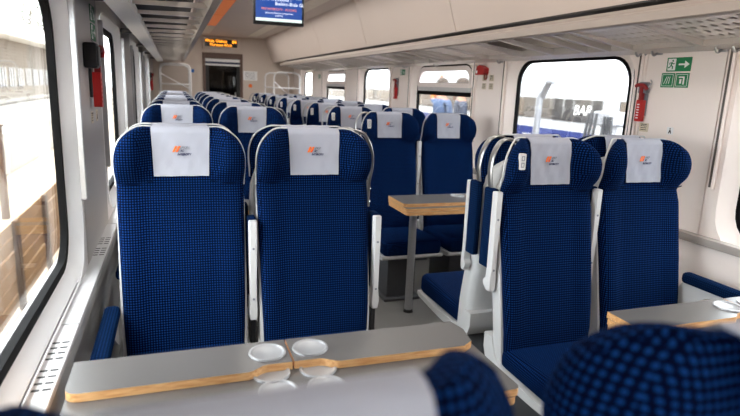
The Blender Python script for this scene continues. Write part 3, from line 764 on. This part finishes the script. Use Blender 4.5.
b = BM(); box(b, -0.036, 0.036, -0.056, -0.05, -0.04, 0.038, 0.003, 1); obj('cover', b, DARKM, e)
def exit_sign(side, y, z, sc, label, arrow, split):
    e = wall_thing('exit_sign', side, y, z, label, 'sign', 'green emergency signs')
    b = BM(); plate(b, -0.08, 0.08, 0.0, 0.075) if not split else plate(b, -0.08, 0.08, 0.0, 0.075); obj('board', b, GREEN, e)
    f = lambda p, q, d: (p, d, q)
    b = BM(); plate(b, -0.072, -0.02, 0.006, 0.069, -0.0036, -0.003); obj('white_door', b, WHITE, e)
    b = BM()
    # running figure in green on the white door field
    cyl(b, (-0.040, -0.0037, 0.058), (0, -1, 0), 0.0055, 0.0004, 12)
    for seg, w2 in (([(-0.044, 0.050), (-0.050, 0.034)], 0.0045), ([(-0.050, 0.034), (-0.038, 0.026), (-0.040, 0.012)], 0.003), ([(-0.050, 0.034), (-0.060, 0.022), (-0.068, 0.02)], 0.003), ([(-0.045, 0.048), (-0.034, 0.040), (-0.028, 0.044)], 0.0022), ([(-0.046, 0.048), (-0.060, 0.046), (-0.064, 0.038)], 0.0022)):
        for (ax, az), (cx_, cz) in zip(seg[:-1], seg[1:]):
            dx, dz_ = cx_ - ax, cz - az; l = math.hypot(dx, dz_); nx, nz = -dz_ / l * w2, dx / l * w2
            prism(b, [(ax + nx, az + nz), (ax - nx, az - nz), (cx_ - nx, cz - nz), (cx_ + nx, cz + nz)], f, -0.0041, -0.0036)
    obj('running_figure', b, GREEN, e)
    b = BM()
    if arrow: prism(b, [(0.0, 0.033), (0.04, 0.033), (0.04, 0.018), (0.07, 0.0375), (0.04, 0.057), (0.04, 0.042), (0.0, 0.042)], f, -0.0038, -0.003)
    else: prism(b, [(0.01, 0.05), (0.02, 0.06), (0.05, 0.03), (0.06, 0.04), (0.062, 0.012), (0.034, 0.014), (0.044, 0.022)], f, -0.0038, -0.003)
    obj('arrow', b, WHITE, e)
    e.scale = (sc, sc, sc)
    return e
exit_sign('right', 2.06, 1.525, 0.84, 'green exit sign with running figure and white arrow on the right wall', True, False)
e = wall_thing('safety_sign', 'right', 2.07, 1.452, 'green double pictogram sign directly under the exit arrow sign', 'sign', 'green emergency signs')
for x0 in (-0.078, 0.002):
    b = BM(); plate(b, x0, x0 + 0.074, 0.0, 0.066); obj('board', b, GREEN, e)
    b = BM()
    for p0, p1, q0, q1 in ((6, 68, 58, 60), (6, 68, 6, 8), (6, 8, 6, 60), (66, 68, 6, 60)): box(b, x0 + p0 / 1000, x0 + p1 / 1000, -0.0038, -0.003, q0 / 1000, q1 / 1000)
    if x0 < 0:
        for k in range(3): prism(b, [(x0 + 0.016 + k * 0.014, 0.016), (x0 + 0.019 + k * 0.014, 0.016), (x0 + 0.034 + k * 0.009, 0.05), (x0 + 0.031 + k * 0.009, 0.05)], lambda p, q, d: (p, d, q), -0.0038, -0.003)
    else:
        box(b, x0 + 0.02, x0 + 0.05, -0.0038, -0.003, 0.044, 0.05); box(b, x0 + 0.044, x0 + 0.052, -0.0038, -0.003, 0.014, 0.05); box(b, x0 + 0.026, x0 + 0.036, -0.0038, -0.003, 0.018, 0.038)
    obj('pictogram', b, WHITE, e)
exit_sign('right', 5.43, 1.53, 0.75, 'small green sign on the far right wall above a red hammer', False, True)
exit_sign('right', 8.95, 1.50, 0.8, 'tiny green sign between the two farthest right windows', False, True)
exit_sign('left', 2.90, 1.635, 0.95, 'upper green pictogram sign on the left pillar, seen at a glancing angle', False, True)
exit_sign('left', 2.90, 1.555, 0.95, 'lower green pictogram sign on the left pillar just above the black box', True, True)
def sticker(side, y, z, w2, h, label, m, mark):
    e = wall_thing('sticker', side, y, z, label, 'sticker', 'small stickers on the walls')
    b = BM(); plate(b, -w2, w2, 0, h, -0.0012, 0.0); obj('sheet', b, m, e)
    b = BM(); mark(b, w2, h); obj('print', b, BLACK, e)
    return e
def lines(b, w2, h):
    for k in range(3): box(b, -w2 * 0.7, w2 * 0.6, -0.0018, -0.0012, h * (0.2 + 0.22 * k), h * (0.27 + 0.22 * k))
    tube(b, [(-w2 * 0.6, -0.0016, h * 0.85), (w2 * 0.6, -0.0016, h * 0.85)], h * 0.05, 6)
def fig(b, w2, h):
    cyl(b, (0, -0.0012, h * 0.78), (0, -1, 0), h * 0.11, 0.0006, 12)
    prism(b, [(-w2 * 0.5, h * 0.15), (-w2 * 0.2, h * 0.15), (0, h * 0.4), (w2 * 0.2, h * 0.15), (w2 * 0.5, h * 0.15), (w2 * 0.2, h * 0.62), (-w2 * 0.2, h * 0.62)], lambda p, q, d: (p, d, q), -0.0018, -0.0012)
sticker('right', 2.215, 1.235, 0.028, 0.042, 'cream rectangular sticker below the big red hammer on the right wall', CREAM, lines)
sticker('right', 2.055, 1.235, 0.018, 0.034, 'small white sticker with black figure below the green signs', WHITE, fig)
for k, (yy, zz) in enumerate(((3.80, 1.475), (3.70, 1.475), (3.80, 1.415), (3.70, 1.415))):
    sticker('right', yy, zz, 0.030, 0.045, ['upper left', 'upper right', 'lower left', 'lower right'][k] + ' of four cream stickers under the red handle box', CREAM, lines)
sticker('left', 2.70, 1.20, 0.03, 0.05, 'left of two pale stickers below the red hammer on the left pillar', CREAM, lines)
sticker('left', 2.86, 1.20, 0.03, 0.05, 'right of two pale stickers below the red hammer on the left pillar', CREAM, fig)
# emergency brake handle box
e = wall_thing('emergency_brake', 'right', 3.80, 1.52, 'red emergency brake box with ring handle above four cream stickers', 'brake handle')
b = BM(); prism(b, [(-0.085, 0.0), (0.045, 0.0), (0.06, 0.02), (0.06, 0.055), (0.02, 0.07), (-0.02, 0.085), (-0.06, 0.075), (-0.085, 0.03)], lambda p, q, d: (p, d, q), -0.05, 0.0); obj('casing', b, RED, e)
e.scale = (0.85, 0.85, 0.85)
b = BM(); cyl(b, (-0.06, -0.0505, 0.025), (0, -1, 0), 0.014, 0.002, 14); obj('label_dot', b, WHITE, e)
b = BM(); tube(b, [(0.065 + 0.022 * math.cos(2 * PI * k / 16), -0.03, -0.015 + 0.022 * math.sin(2 * PI * k / 16)) for k in range(16)], 0.005, 6, cyc=True); obj('ring_handle', b, REDD, e)
# coat hooks
HK = BM(); box(HK, -0.022, 0.022, -0.012, 0.0, -0.012, 0.018, 0.004, 1); tube(HK, [(0, -0.01, 0.0), (0, -0.035, -0.015), (0, -0.048, -0.005), (0, -0.05, 0.012)], 0.006, 8, 4); HOOK_ME = finish(HK, 'hook', STEEL)
for y, l in ((2.28, 'steel coat hook above the right end of the big window'), (2.18, 'steel coat hook nearest left of the exit sign, above the red hammer'), (1.84, 'steel coat hook to the right of the exit sign near the vertical seam'), (1.76, 'steel coat hook at the photo right edge beside the blind track'), (3.56, 'steel coat hook above the left end of the big window'), (5.32, 'steel coat hook above the left end of the two-pane window'), (4.6, 'steel latch hook at the top centre of the two-pane window')):
    e = wall_thing('coat_hook', 'right', y, 1.615, l, 'hook', 'coat hooks on the right wall'); link('hook', HOOK_ME, e)

# ------------------------------------------------------------------ displays
def emis(name, col, s): return mat(name, (0.01, 0.01, 0.01, 1), 0.5, emit=col, estr=s)
TVX, TVY, TVZ = 0.872, 5.0, 1.885
e = tag(empty('passenger_screen', (TVX, TVY, TVZ)), 'flat passenger information screen with blue page hanging from the ceiling', 'screen')
e.rotation_euler = (0, 0, math.radians(-2))
b = BM(); box(b, -0.215, 0.215, 0.0, 0.05, 0.0, 0.30, 0.006, 2); obj('casing', b, BLACK, e)
b = BM(); box(b, -0.196, 0.196, -0.002, 0.0, 0.028, 0.276); obj('display', b, emis('blue_screen', rgb(14, 62, 138), 0.9), e)
b = BM(); box(b, -0.196, 0.196, -0.0035, -0.002, 0.028, 0.052); obj('footer_bar', b, emis('pale_screen', rgb(214, 232, 226), 0.9), e)
b = BM(); box(b, 0.10, 0.19, -0.0035, -0.002, 0.218, 0.27); obj('clock_field', b, emis('pale_green_screen', rgb(206, 226, 190), 0.9), e)
SWH = emis('white_screen_text', rgb(235, 240, 250), 1.0); SOR = emis('orange_screen_text', rgb(232, 132, 84), 1.0)
for s_, sz, m, x, z in (('Warszawa', 0.034, SWH, -0.10, 0.232), ('Warszawa Wschodnia -', 0.034, SWH, -0.06, 0.195), ('Bielsko-Biala Gl.', 0.038, SWH, 0.09, 0.160), ('PKP INTERCITY - POCIAG', 0.026, SOR, 0.0, 0.118), ('zyczymy Panstwu przyjemnej', 0.020, SWH, 0.0, 0.090), ('podrozy', 0.020, SWH, 0.0, 0.070)):
    text('screen_line', s_, sz, m, (x, -0.004, z), 0, e)
b = BM(); box(b, -0.04, 0.04, 0.012, 0.04, 0.295, 0.318); obj('ceiling_bracket', b, RACKM, e)
LX, LZ = 0.85, 2.005
e = tag(empty('destination_display', (LX, Y1, LZ)), 'amber dot matrix destination display on the wall above the far door', 'display')
b = BM(); box(b, -0.33, 0.33, -0.06, 0.0, -0.03, 0.165, 0.008, 2); obj('casing', b, ENDW, e)
b = BM(); box(b, -0.29, 0.29, -0.064, -0.06, 0.0, 0.135); obj('display', b, BLACK, e)
AMB = emis('amber_led', (1.0, 0.32, 0.02, 1), 2.2)
text('display_line', 'Wisla Glebce', 0.075, AMB, (-0.28, -0.0655, 0.078), 0, e, align='LEFT', xs=0.95)
text('display_line', 'Warszawa Wsch.', 0.072, AMB, (-0.20, -0.0655, 0.012), 0, e, align='LEFT', xs=0.78)
text('display_line', '84', 0.08, AMB, (0.235, -0.0655, 0.07), 0, e)
e = tag(empty('notice_sheet', (1.38, Y1, 1.43)), 'white paper notice on the end wall right of the far door', 'notice')
b = BM(); box(b, -0.13, 0.13, -0.004, 0.0, 0.0, 0.17); obj('sheet', b, WHITE, e)
b = BM()
for k in range(5): box(b, -0.10, 0.09, -0.005, -0.004, 0.025 + k * 0.027, 0.031 + k * 0.027)
obj('print', b, GREYPR, e)
e = tag(empty('round_sticker', (1.38, Y1, 1.33)), 'small orange sticker below the white notice', 'sticker'); b = BM(); cyl(b, (0, 0, 0), (0, -1, 0), 0.035, 0.003, 14); obj('disc', b, ORANGE, e)
e = tag(empty('blue_sticker', (0.34, Y1, 1.56)), 'small blue sticker on the end wall left of the far door', 'sticker'); b = BM(); prism(b, rrect(-0.03, 0.03, -0.03, 0.03, 0.006, 2), lambda p, q, d: (p, d, q), -0.003, 0); obj('disc', b, mat('blue_sticker', rgb(50, 110, 190), 0.5), e)

# ------------------------------------------------------------------ floor-standing luggage stands at the far end
def luggage_stand(x0, x1, y0, y1, h, label):
    e = tag(empty('luggage_stand', ((x0 + x1) / 2, (y0 + y1) / 2, 0)), label, 'luggage stand', 'tubular luggage stands at the far end')
    hx, hy = (x1 - x0) / 2, (y1 - y0) / 2
    for yy in (-hy, hy):
        b = BM(); tube(b, [(-hx, yy, 0), (-hx, yy, h - 0.08), (-hx + 0.02, yy, h - 0.025), (-hx + 0.08, yy, h), (hx - 0.08, yy, h), (hx - 0.02, yy, h - 0.025), (hx, yy, h - 0.08), (hx, yy, 0)], 0.014, 8)
        obj('tube_frame', b, FRAMEW, e)
    for z in (0.25, 0.85, 1.32):
        b = BM()
        for k in range(4): tube(b, [(-hx, -hy + 2 * hy * k / 3, z), (hx, -hy + 2 * hy * k / 3, z)], 0.011, 6)
        for xx in (-hx, hx): tube(b, [(xx, -hy, z), (xx, hy, z)], 0.012, 6)
        obj('shelf', b, FRAMEW, e)
    b = BM(); tube(b, [(-hx, -hy, h - 0.15), (hx, hy, h - 0.40)], 0.011, 6); obj('brace', b, FRAMEW, e)
luggage_stand(-0.20, 0.27, 9.75, 10.7, 1.64, 'white tubular luggage stand left of the far door')
luggage_stand(1.62, 2.06, 9.75, 10.75, 1.58, 'white tubular luggage stand right of the far door')

# ------------------------------------------------------------------ outside, left
GZ = -1.25
gr = mat('pale_gravel', rgb(176, 160, 140), 0.9, noise=0.25, nscale=8)
b = BM(); box(b, -90, 60, -40, 160, GZ - 0.2, GZ); structure(obj('ground', b, gr), 'pale gravel ground outside the windows')
conc = mat('darkened_concrete', rgb(150, 144, 136), 0.8, noise=0.06, nscale=2)  # pale concrete, colour darkened to offset the bright daylight
b = BM(); box(b, -7.8, -4.2, -10, 60, GZ, -0.15, 0.02, 1)
tag(obj('platform', b, conc), 'pale concrete station platform seen through the left window', 'platform')
bw = mat('brown_board', rgb(148, 112, 72), 0.7, noise=0.2, nscale=3); bd = mat('dark_brown_post', rgb(80, 58, 38), 0.7, noise=0.2, nscale=5)
e = tag(empty('board_fence', (-1.75, 6, GZ)), 'brown timber board fence beside the track outside the left window', 'fence')
pb = BM(); box(pb, -0.03, 0.03, -0.05, 0.05, 0, 1.05, 0.006, 1); pme = finish(pb, 'post', bd)
kb = BM(); box(kb, -0.012, 0.012, -0.735, 0.735, 0, 0.15, 0.004, 1); kme = finish(kb, 'board', bw)
for i in range(9):
    yy = -5.0 + i * 1.5
    o = link('post', pme, e); o.location = (0.04, yy, 0)
    if i < 8:
        for j in range(6):
            o = link('board', kme, e); o.location = (random.uniform(-.006, .006), yy + 0.75, 0.05 + j * 0.165); o.rotation_euler = (0, 0, random.uniform(-.004, .004))
# station building
e = tag(empty('station_building', (-9.5, 32, GZ)), 'long pale station building with louvred upper wall and row of windows, left of the track', 'building')
bwall = mat('darkened_station_wall', rgb(116, 106, 94), 0.8, noise=0.05, nscale=1); bwin = mat('dim_station_window', rgb(40, 38, 38), 0.7, spec=0.2); louv = mat('louvre_slat', rgb(96, 86, 78), 0.7)  # pale building given darker colours to hold back strong daylight
b = BM(); box(b, -5, 0, -26, 26, 0, 4.6); obj('wall', b, bwall, e)
b = BM(); box(b, -5.4, 1.4, -26.5, 26.5, 4.62, 5.5, 0.05, 1); obj('roof', b, mat('white_roof_edge', rgb(236, 234, 230), 0.7), e)
b = BM(); box(b, 0.0, 0.5, -26, 26, 0.9, 1.12, 0.02, 1); obj('ledge', b, conc, e)
lb = BM(); box(lb, 0, 0.08, -0.98, 0.98, 0, 0.06); lme = finish(lb, 'louvre', louv)
wb = BM(); box(wb, 0.0, 0.05, -0.6, 0.6, 0, 1.15, 0.01, 1); wme = finish(wb, 'window', bwin)
fb = BM(); box(fb, 0.05, 0.09, -0.04, 0.04, 0, 1.15); box(fb, 0.05, 0.09, -0.6, -0.54, 0, 1.15); box(fb, 0.05, 0.09, 0.54, 0.6, 0, 1.15); fme = finish(fb, 'mullion', FRAMEW)
for i in range(24):
    yy = -24.5 + i * 2.1
    wv = link('window', wme, e); wv.location = (0, yy, 1.8); link('mullion', fme, wv)
    for j in range(8):
        o = link('louvre', lme, e); o.location = (0, yy, 3.1 + j * 0.19); o.rotation_euler = (0, 0.3, 0)
b = BM(); box(b, -0.06, 0.06, -0.06, 0.06, 0, 1.7, 0.01, 1); box(b, -0.09, 0.09, -0.09, 0.09, 1.7, 1.74, 0.01, 1)
o = obj('marker_post', b, bd); o.location = (-3.0, 11.7, GZ); tag(o, 'short brown post standing beyond the board fence', 'post')
# trees behind the building
def tree(x, y, h, label, seed):
    rnd = random.Random(seed)
    e = tag(empty('tree', (x, y, GZ)), label, 'tree', 'trees behind the station building')
    b = BM(); tube(b, [(0, 0, 0), (0.1, 0, h * 0.3), (0, 0.1, h * 0.6), (0.05, 0.05, h * 0.8)], lambda t: 0.22 * (1 - 0.75 * t), 8, 3)
    for k in range(6):
        a = k * 1.1; tube(b, [(0, 0, h * (0.4 + 0.06 * k)), (math.cos(a) * 0.9, math.sin(a) * 0.9, h * (0.55 + 0.06 * k)), (math.cos(a) * 1.6, math.sin(a) * 1.6, h * (0.62 + 0.06 * k))], 0.05, 5, 2)
    obj('trunk', b, bd, e)
    vs, fs = [], []
    for k in range(2600):
        while True:
            p = Vector((rnd.uniform(-1, 1), rnd.uniform(-1, 1), rnd.uniform(-1, 1)))
            if 0.3 < p.length < 1: break
        p = Vector((p.x * h * 0.3, p.y * h * 0.3, h * 0.7 + p.z * h * 0.32))
        q = Matrix.Rotation(rnd.uniform(0, 6), 3, 'Z') @ Matrix.Rotation(rnd.uniform(0, 3), 3, 'X')
        s_ = rnd.uniform(0.1, 0.2); i0 = len(vs)
        for a, c in ((-1, 0), (0, -0.5), (1, 0), (0, 0.5)): vs.append(p + q @ Vector((a * s_, c * s_, 0)))
        fs.append((i0, i0 + 1, i0 + 2, i0 + 3))
    me = bpy.data.meshes.new('foliage'); me.from_pydata(vs, [], fs); me.materials.append(LEAF)
    f = link('foliage', me, e); f['kind'] = 'stuff'
LEAF = mat('grey_green_leaf', rgb(110, 116, 98), 0.7)
tree(-16, 80, 13.0, 'grey green tree above the station roof, nearest of the row', 1)
tree(-19, 104, 15.0, 'grey green tree above the station roof, farthest of the row', 2)

# ------------------------------------------------------------------ outside, right: the neighbouring train
TX = 4.5
e = tag(empty('railway_carriage', (TX, 6, GZ)), 'white neighbouring dining carriage with grey window band and BAR lettering', 'carriage')
tw = mat('light_carriage_paint', rgb(168, 169, 172), 0.35); tb_ = mat('blue_carriage_stripe', rgb(44, 56, 112), 0.4); tg = mat('grey_window_band', rgb(92, 86, 80), 0.4); twn = mat('carriage_window', rgb(108, 98, 88), 0.25)
b = BM(); prism(b, [(0, 0.5), (0, 2.85), (0.06, 3.02), (0.25, 3.12), (0.7, 3.2), (2.0, 3.2), (2.5, 3.0), (2.6, 2.7), (2.6, 0.5)], lambda p, q, d: (p, d, q), -10, 13); obj('body', b, tw, e)
b = BM(); box(b, -0.006, 0.0, -10, 13, 0.6, 2.22); obj('blue_stripe', b, tb_, e)
b = BM(); box(b, -0.006, 0.0, -10, 13, 2.34, 2.60); obj('window_band', b, tg, e)
wm = BM(); box(wm, -0.012, -0.006, -0.5, 0.5, 2.36, 2.58, 0.004, 1); wcm = finish(wm, 'carriage_window', twn)
for i, yy in enumerate((-7.5, -6.1, -4.7, -3.3, -1.9, 0.28, 0.75, 2.2, 3.4, 4.6, 5.8, 7.0)):
    if i in (5,): continue
    o = link('carriage_window', wcm, e); o.location = (0, yy + (0.35 if i == 6 else 0.3), 0); o.scale = (1, 0.95, 1)
b = BM(); box(b, -0.012, -0.006, -1.15, 0.0, 2.345, 2.595); obj('lettering_panel', b, mat('dark_grey_panel', rgb(58, 55, 54), 0.5), e)
t = text('lettering', 'BAR', 0.17, WHITE, (-0.014, -0.55, 2.42), PI / 2 * -1, e, shear=0.25)
text('small_lettering', 'WARS', 0.07, WHITE, (-0.009, 0.5, 2.08), PI / 2 * -1, e)
text('small_lettering', 'INTERCITY', 0.05, WHITE, (-0.009, 0.5, 2.0), PI / 2 * -1, e)
b = BM()
for yy in (-8, -5.6, 7.6, 10): cyl(b, (0.1, yy, 0.46), (1, 0, 0), 0.46, 0.12, 24)
obj('wheels', b, DARKM, e)
b = BM(); box(b, 0.1, 2.5, -9, 12, 0.25, 0.6); obj('underframe', b, DARKM, e)
# station canopy beyond the carriage
e = tag(empty('blue_canopy', (8.4, 9, GZ)), 'dark blue station canopy fascia above the white carriage', 'canopy')
b = BM(); box(b, 0, 3, -2, 20, 3.75, 4.3, 0.02, 1); obj('fascia', b, mat('dark_blue_fascia', rgb(26, 40, 88), 0.5), e)
pm = BM(); box(pm, -0.08, 0.08, -0.08, 0.08, 0, 3.75); pme2 = finish(pm, 'post', conc)
for yy in (-1, 4, 9, 14, 19):
    o = link('post', pme2, e); o.location = (1, yy, 0)
# pole with a bent top and a cluster of hoses between the trains
b = BM(); tube(b, [(0, 0, 0), (0, 0, 2.4), (0.02, -0.02, 2.62), (0.0, -0.14, 2.78)], 0.035, 8, 4); box(b, -0.03, 0.03, -0.22, -0.12, 2.75, 2.79, 0.008, 1)
o = obj('water_column', b, mat('grey_pole', rgb(150, 152, 158), 0.4, 0.4)); o.location = (3.6, 5.05, GZ); tag(o, 'thin grey pole with bent top between the two trains', 'pole')
e = tag(empty('hose_cabinet', (3.6, 4.0, GZ)), 'grey post hung with looped hoses between the two trains', 'hose post')
b = BM(); box(b, -0.05, 0.05, -0.05, 0.05, 0, 2.75, 0.008, 1); box(b, -0.1, 0.1, -0.1, 0.1, 2.4, 2.52, 0.01, 1); obj('post', b, mat('pale_post', rgb(176, 178, 184), 0.5), e)
for k in range(3):
    b = BM(); cx = 0.06 * k
    tube(b, [(-0.1, 0.05 + 0.05 * k, 2.5), (-0.12, 0.06 + 0.06 * k, 2.2 - 0.1 * k), (-0.12, 0.0, 2.0 - 0.15 * k), (-0.12, -0.06 - 0.05 * k, 2.2 - 0.1 * k), (-0.1, -0.05 - 0.04 * k, 2.48)], 0.014, 6, 4); obj('hose', b, DARKM, e)

b = BM(); box(b, 3.8, 4.4, 6.4, 10.2, GZ, -0.22, 0.02, 1); tag(obj('service_platform', b, conc), 'narrow concrete service platform between the trains under the two workers', 'platform')
# two workers beyond the two-pane window
def worker(x, y, turn, label, shirt, arm):
    e = empty('person', (x, y, -0.22), turn); tag(e, label, 'person', 'track workers outside')
    J = [(0, 0, 0.95), (0, 0, 1.12), (0, 0.02, 1.30), (0, 0.02, 1.45), (0, 0.01, 1.53), (0, 0.0, 1.60), (0, 0, 1.70), (0, 0, 1.78),
         (-0.17, 0.02, 1.42), (-0.21, 0.0, 1.16), (-0.20, -0.10, 0.96), (-0.19, -0.16, 0.88),
         (0.17, 0.02, 1.42), (0.22, -0.04, 1.16 if not arm else 1.55), (0.20, -0.16, 1.0 if not arm else 1.78), (0.19, -0.2, 0.92 if not arm else 1.87),
         (-0.09, 0, 0.90), (-0.10, -0.02, 0.50), (-0.10, 0.02, 0.10), (-0.10, -0.14, 0.035), (0.09, 0, 0.90), (0.10, 0.0, 0.50), (0.11, 0.04, 0.10), (0.11, -0.12, 0.035)]
    E_ = [(0, 1), (1, 2), (2, 3), (3, 4), (4, 5), (5, 6), (6, 7), (3, 8), (8, 9), (9, 10), (10, 11), (3, 12), (12, 13), (13, 14), (14, 15), (0, 16), (16, 17), (17, 18), (18, 19), (0, 20), (20, 21), (21, 22), (22, 23)]
    R_ = [0.13, 0.13, 0.15, 0.10, 0.055, 0.07, 0.095, 0.05, 0.07, 0.05, 0.035, 0.03, 0.07, 0.05, 0.035, 0.03, 0.085, 0.06, 0.04, 0.035, 0.085, 0.06, 0.04, 0.035]
    me = bpy.data.meshes.new('body'); me.from_pydata(J, E_, [])
    o = link('body', me, e)
    o.modifiers.new('skin', 'SKIN'); sub = o.modifiers.new('sub', 'SUBSURF'); sub.levels = sub.render_levels = 1
    sk = me.skin_vertices[0].data
    for v, r_ in zip(sk, R_): v.radius = (r_, r_ * 0.8)
    sk[0].use_root = True
    dg = bpy.context.evaluated_depsgraph_get(); dg.update()
    m2 = bpy.data.meshes.new_from_object(o.evaluated_get(dg)); o.modifiers.clear(); o.data = m2
    for m in (SKIN, shirt, HIVIS, HAIR): m2.materials.append(m)
    for p in m2.polygons:
        c = p.center
        arm_ = abs(c.x) > 0.17
        p.material_index = 2 if c.z < 0.98 and not (arm_ and c.z > 0.8) else (1 if c.z < 1.47 and not (arm_ and c.z < 1.1) else 0)
        if arm and c.x > 0.16 and c.z > 1.47: p.material_index = 2 if c.z < 1.75 else 0
        if abs(c.x) < 0.14 and 1.05 < c.z < 1.2: p.material_index = 2
        p.use_smooth = True
    b = BM(); bmesh.ops.create_uvsphere(b, u_segments=14, v_segments=8, radius=0.098)
    for v in b.verts: v.co = Vector((v.co.x, v.co.y * 1.1 + 0.01, 1.72 + max(v.co.z, -0.03)))
    obj('hair', b, HAIR, e)
SKIN = mat('skin', rgb(140, 98, 76), 0.6); HIVIS = mat('orange_workwear', rgb(178, 92, 28), 0.7); HAIR = mat('dark_hair', rgb(60, 48, 40), 0.8)
worker(4.15, 8.45, PI / 2 + 0.4, 'person in orange workwear and grey blue shirt with raised arm outside the two-pane window', mat('grey_blue_shirt', rgb(76, 92, 122), 0.8), True)
worker(4.15, 7.75, PI / 2 - 0.3, 'person in orange workwear and dark shirt outside the two-pane window, nearer the frame', mat('dark_shirt', rgb(58, 62, 76), 0.8), False)
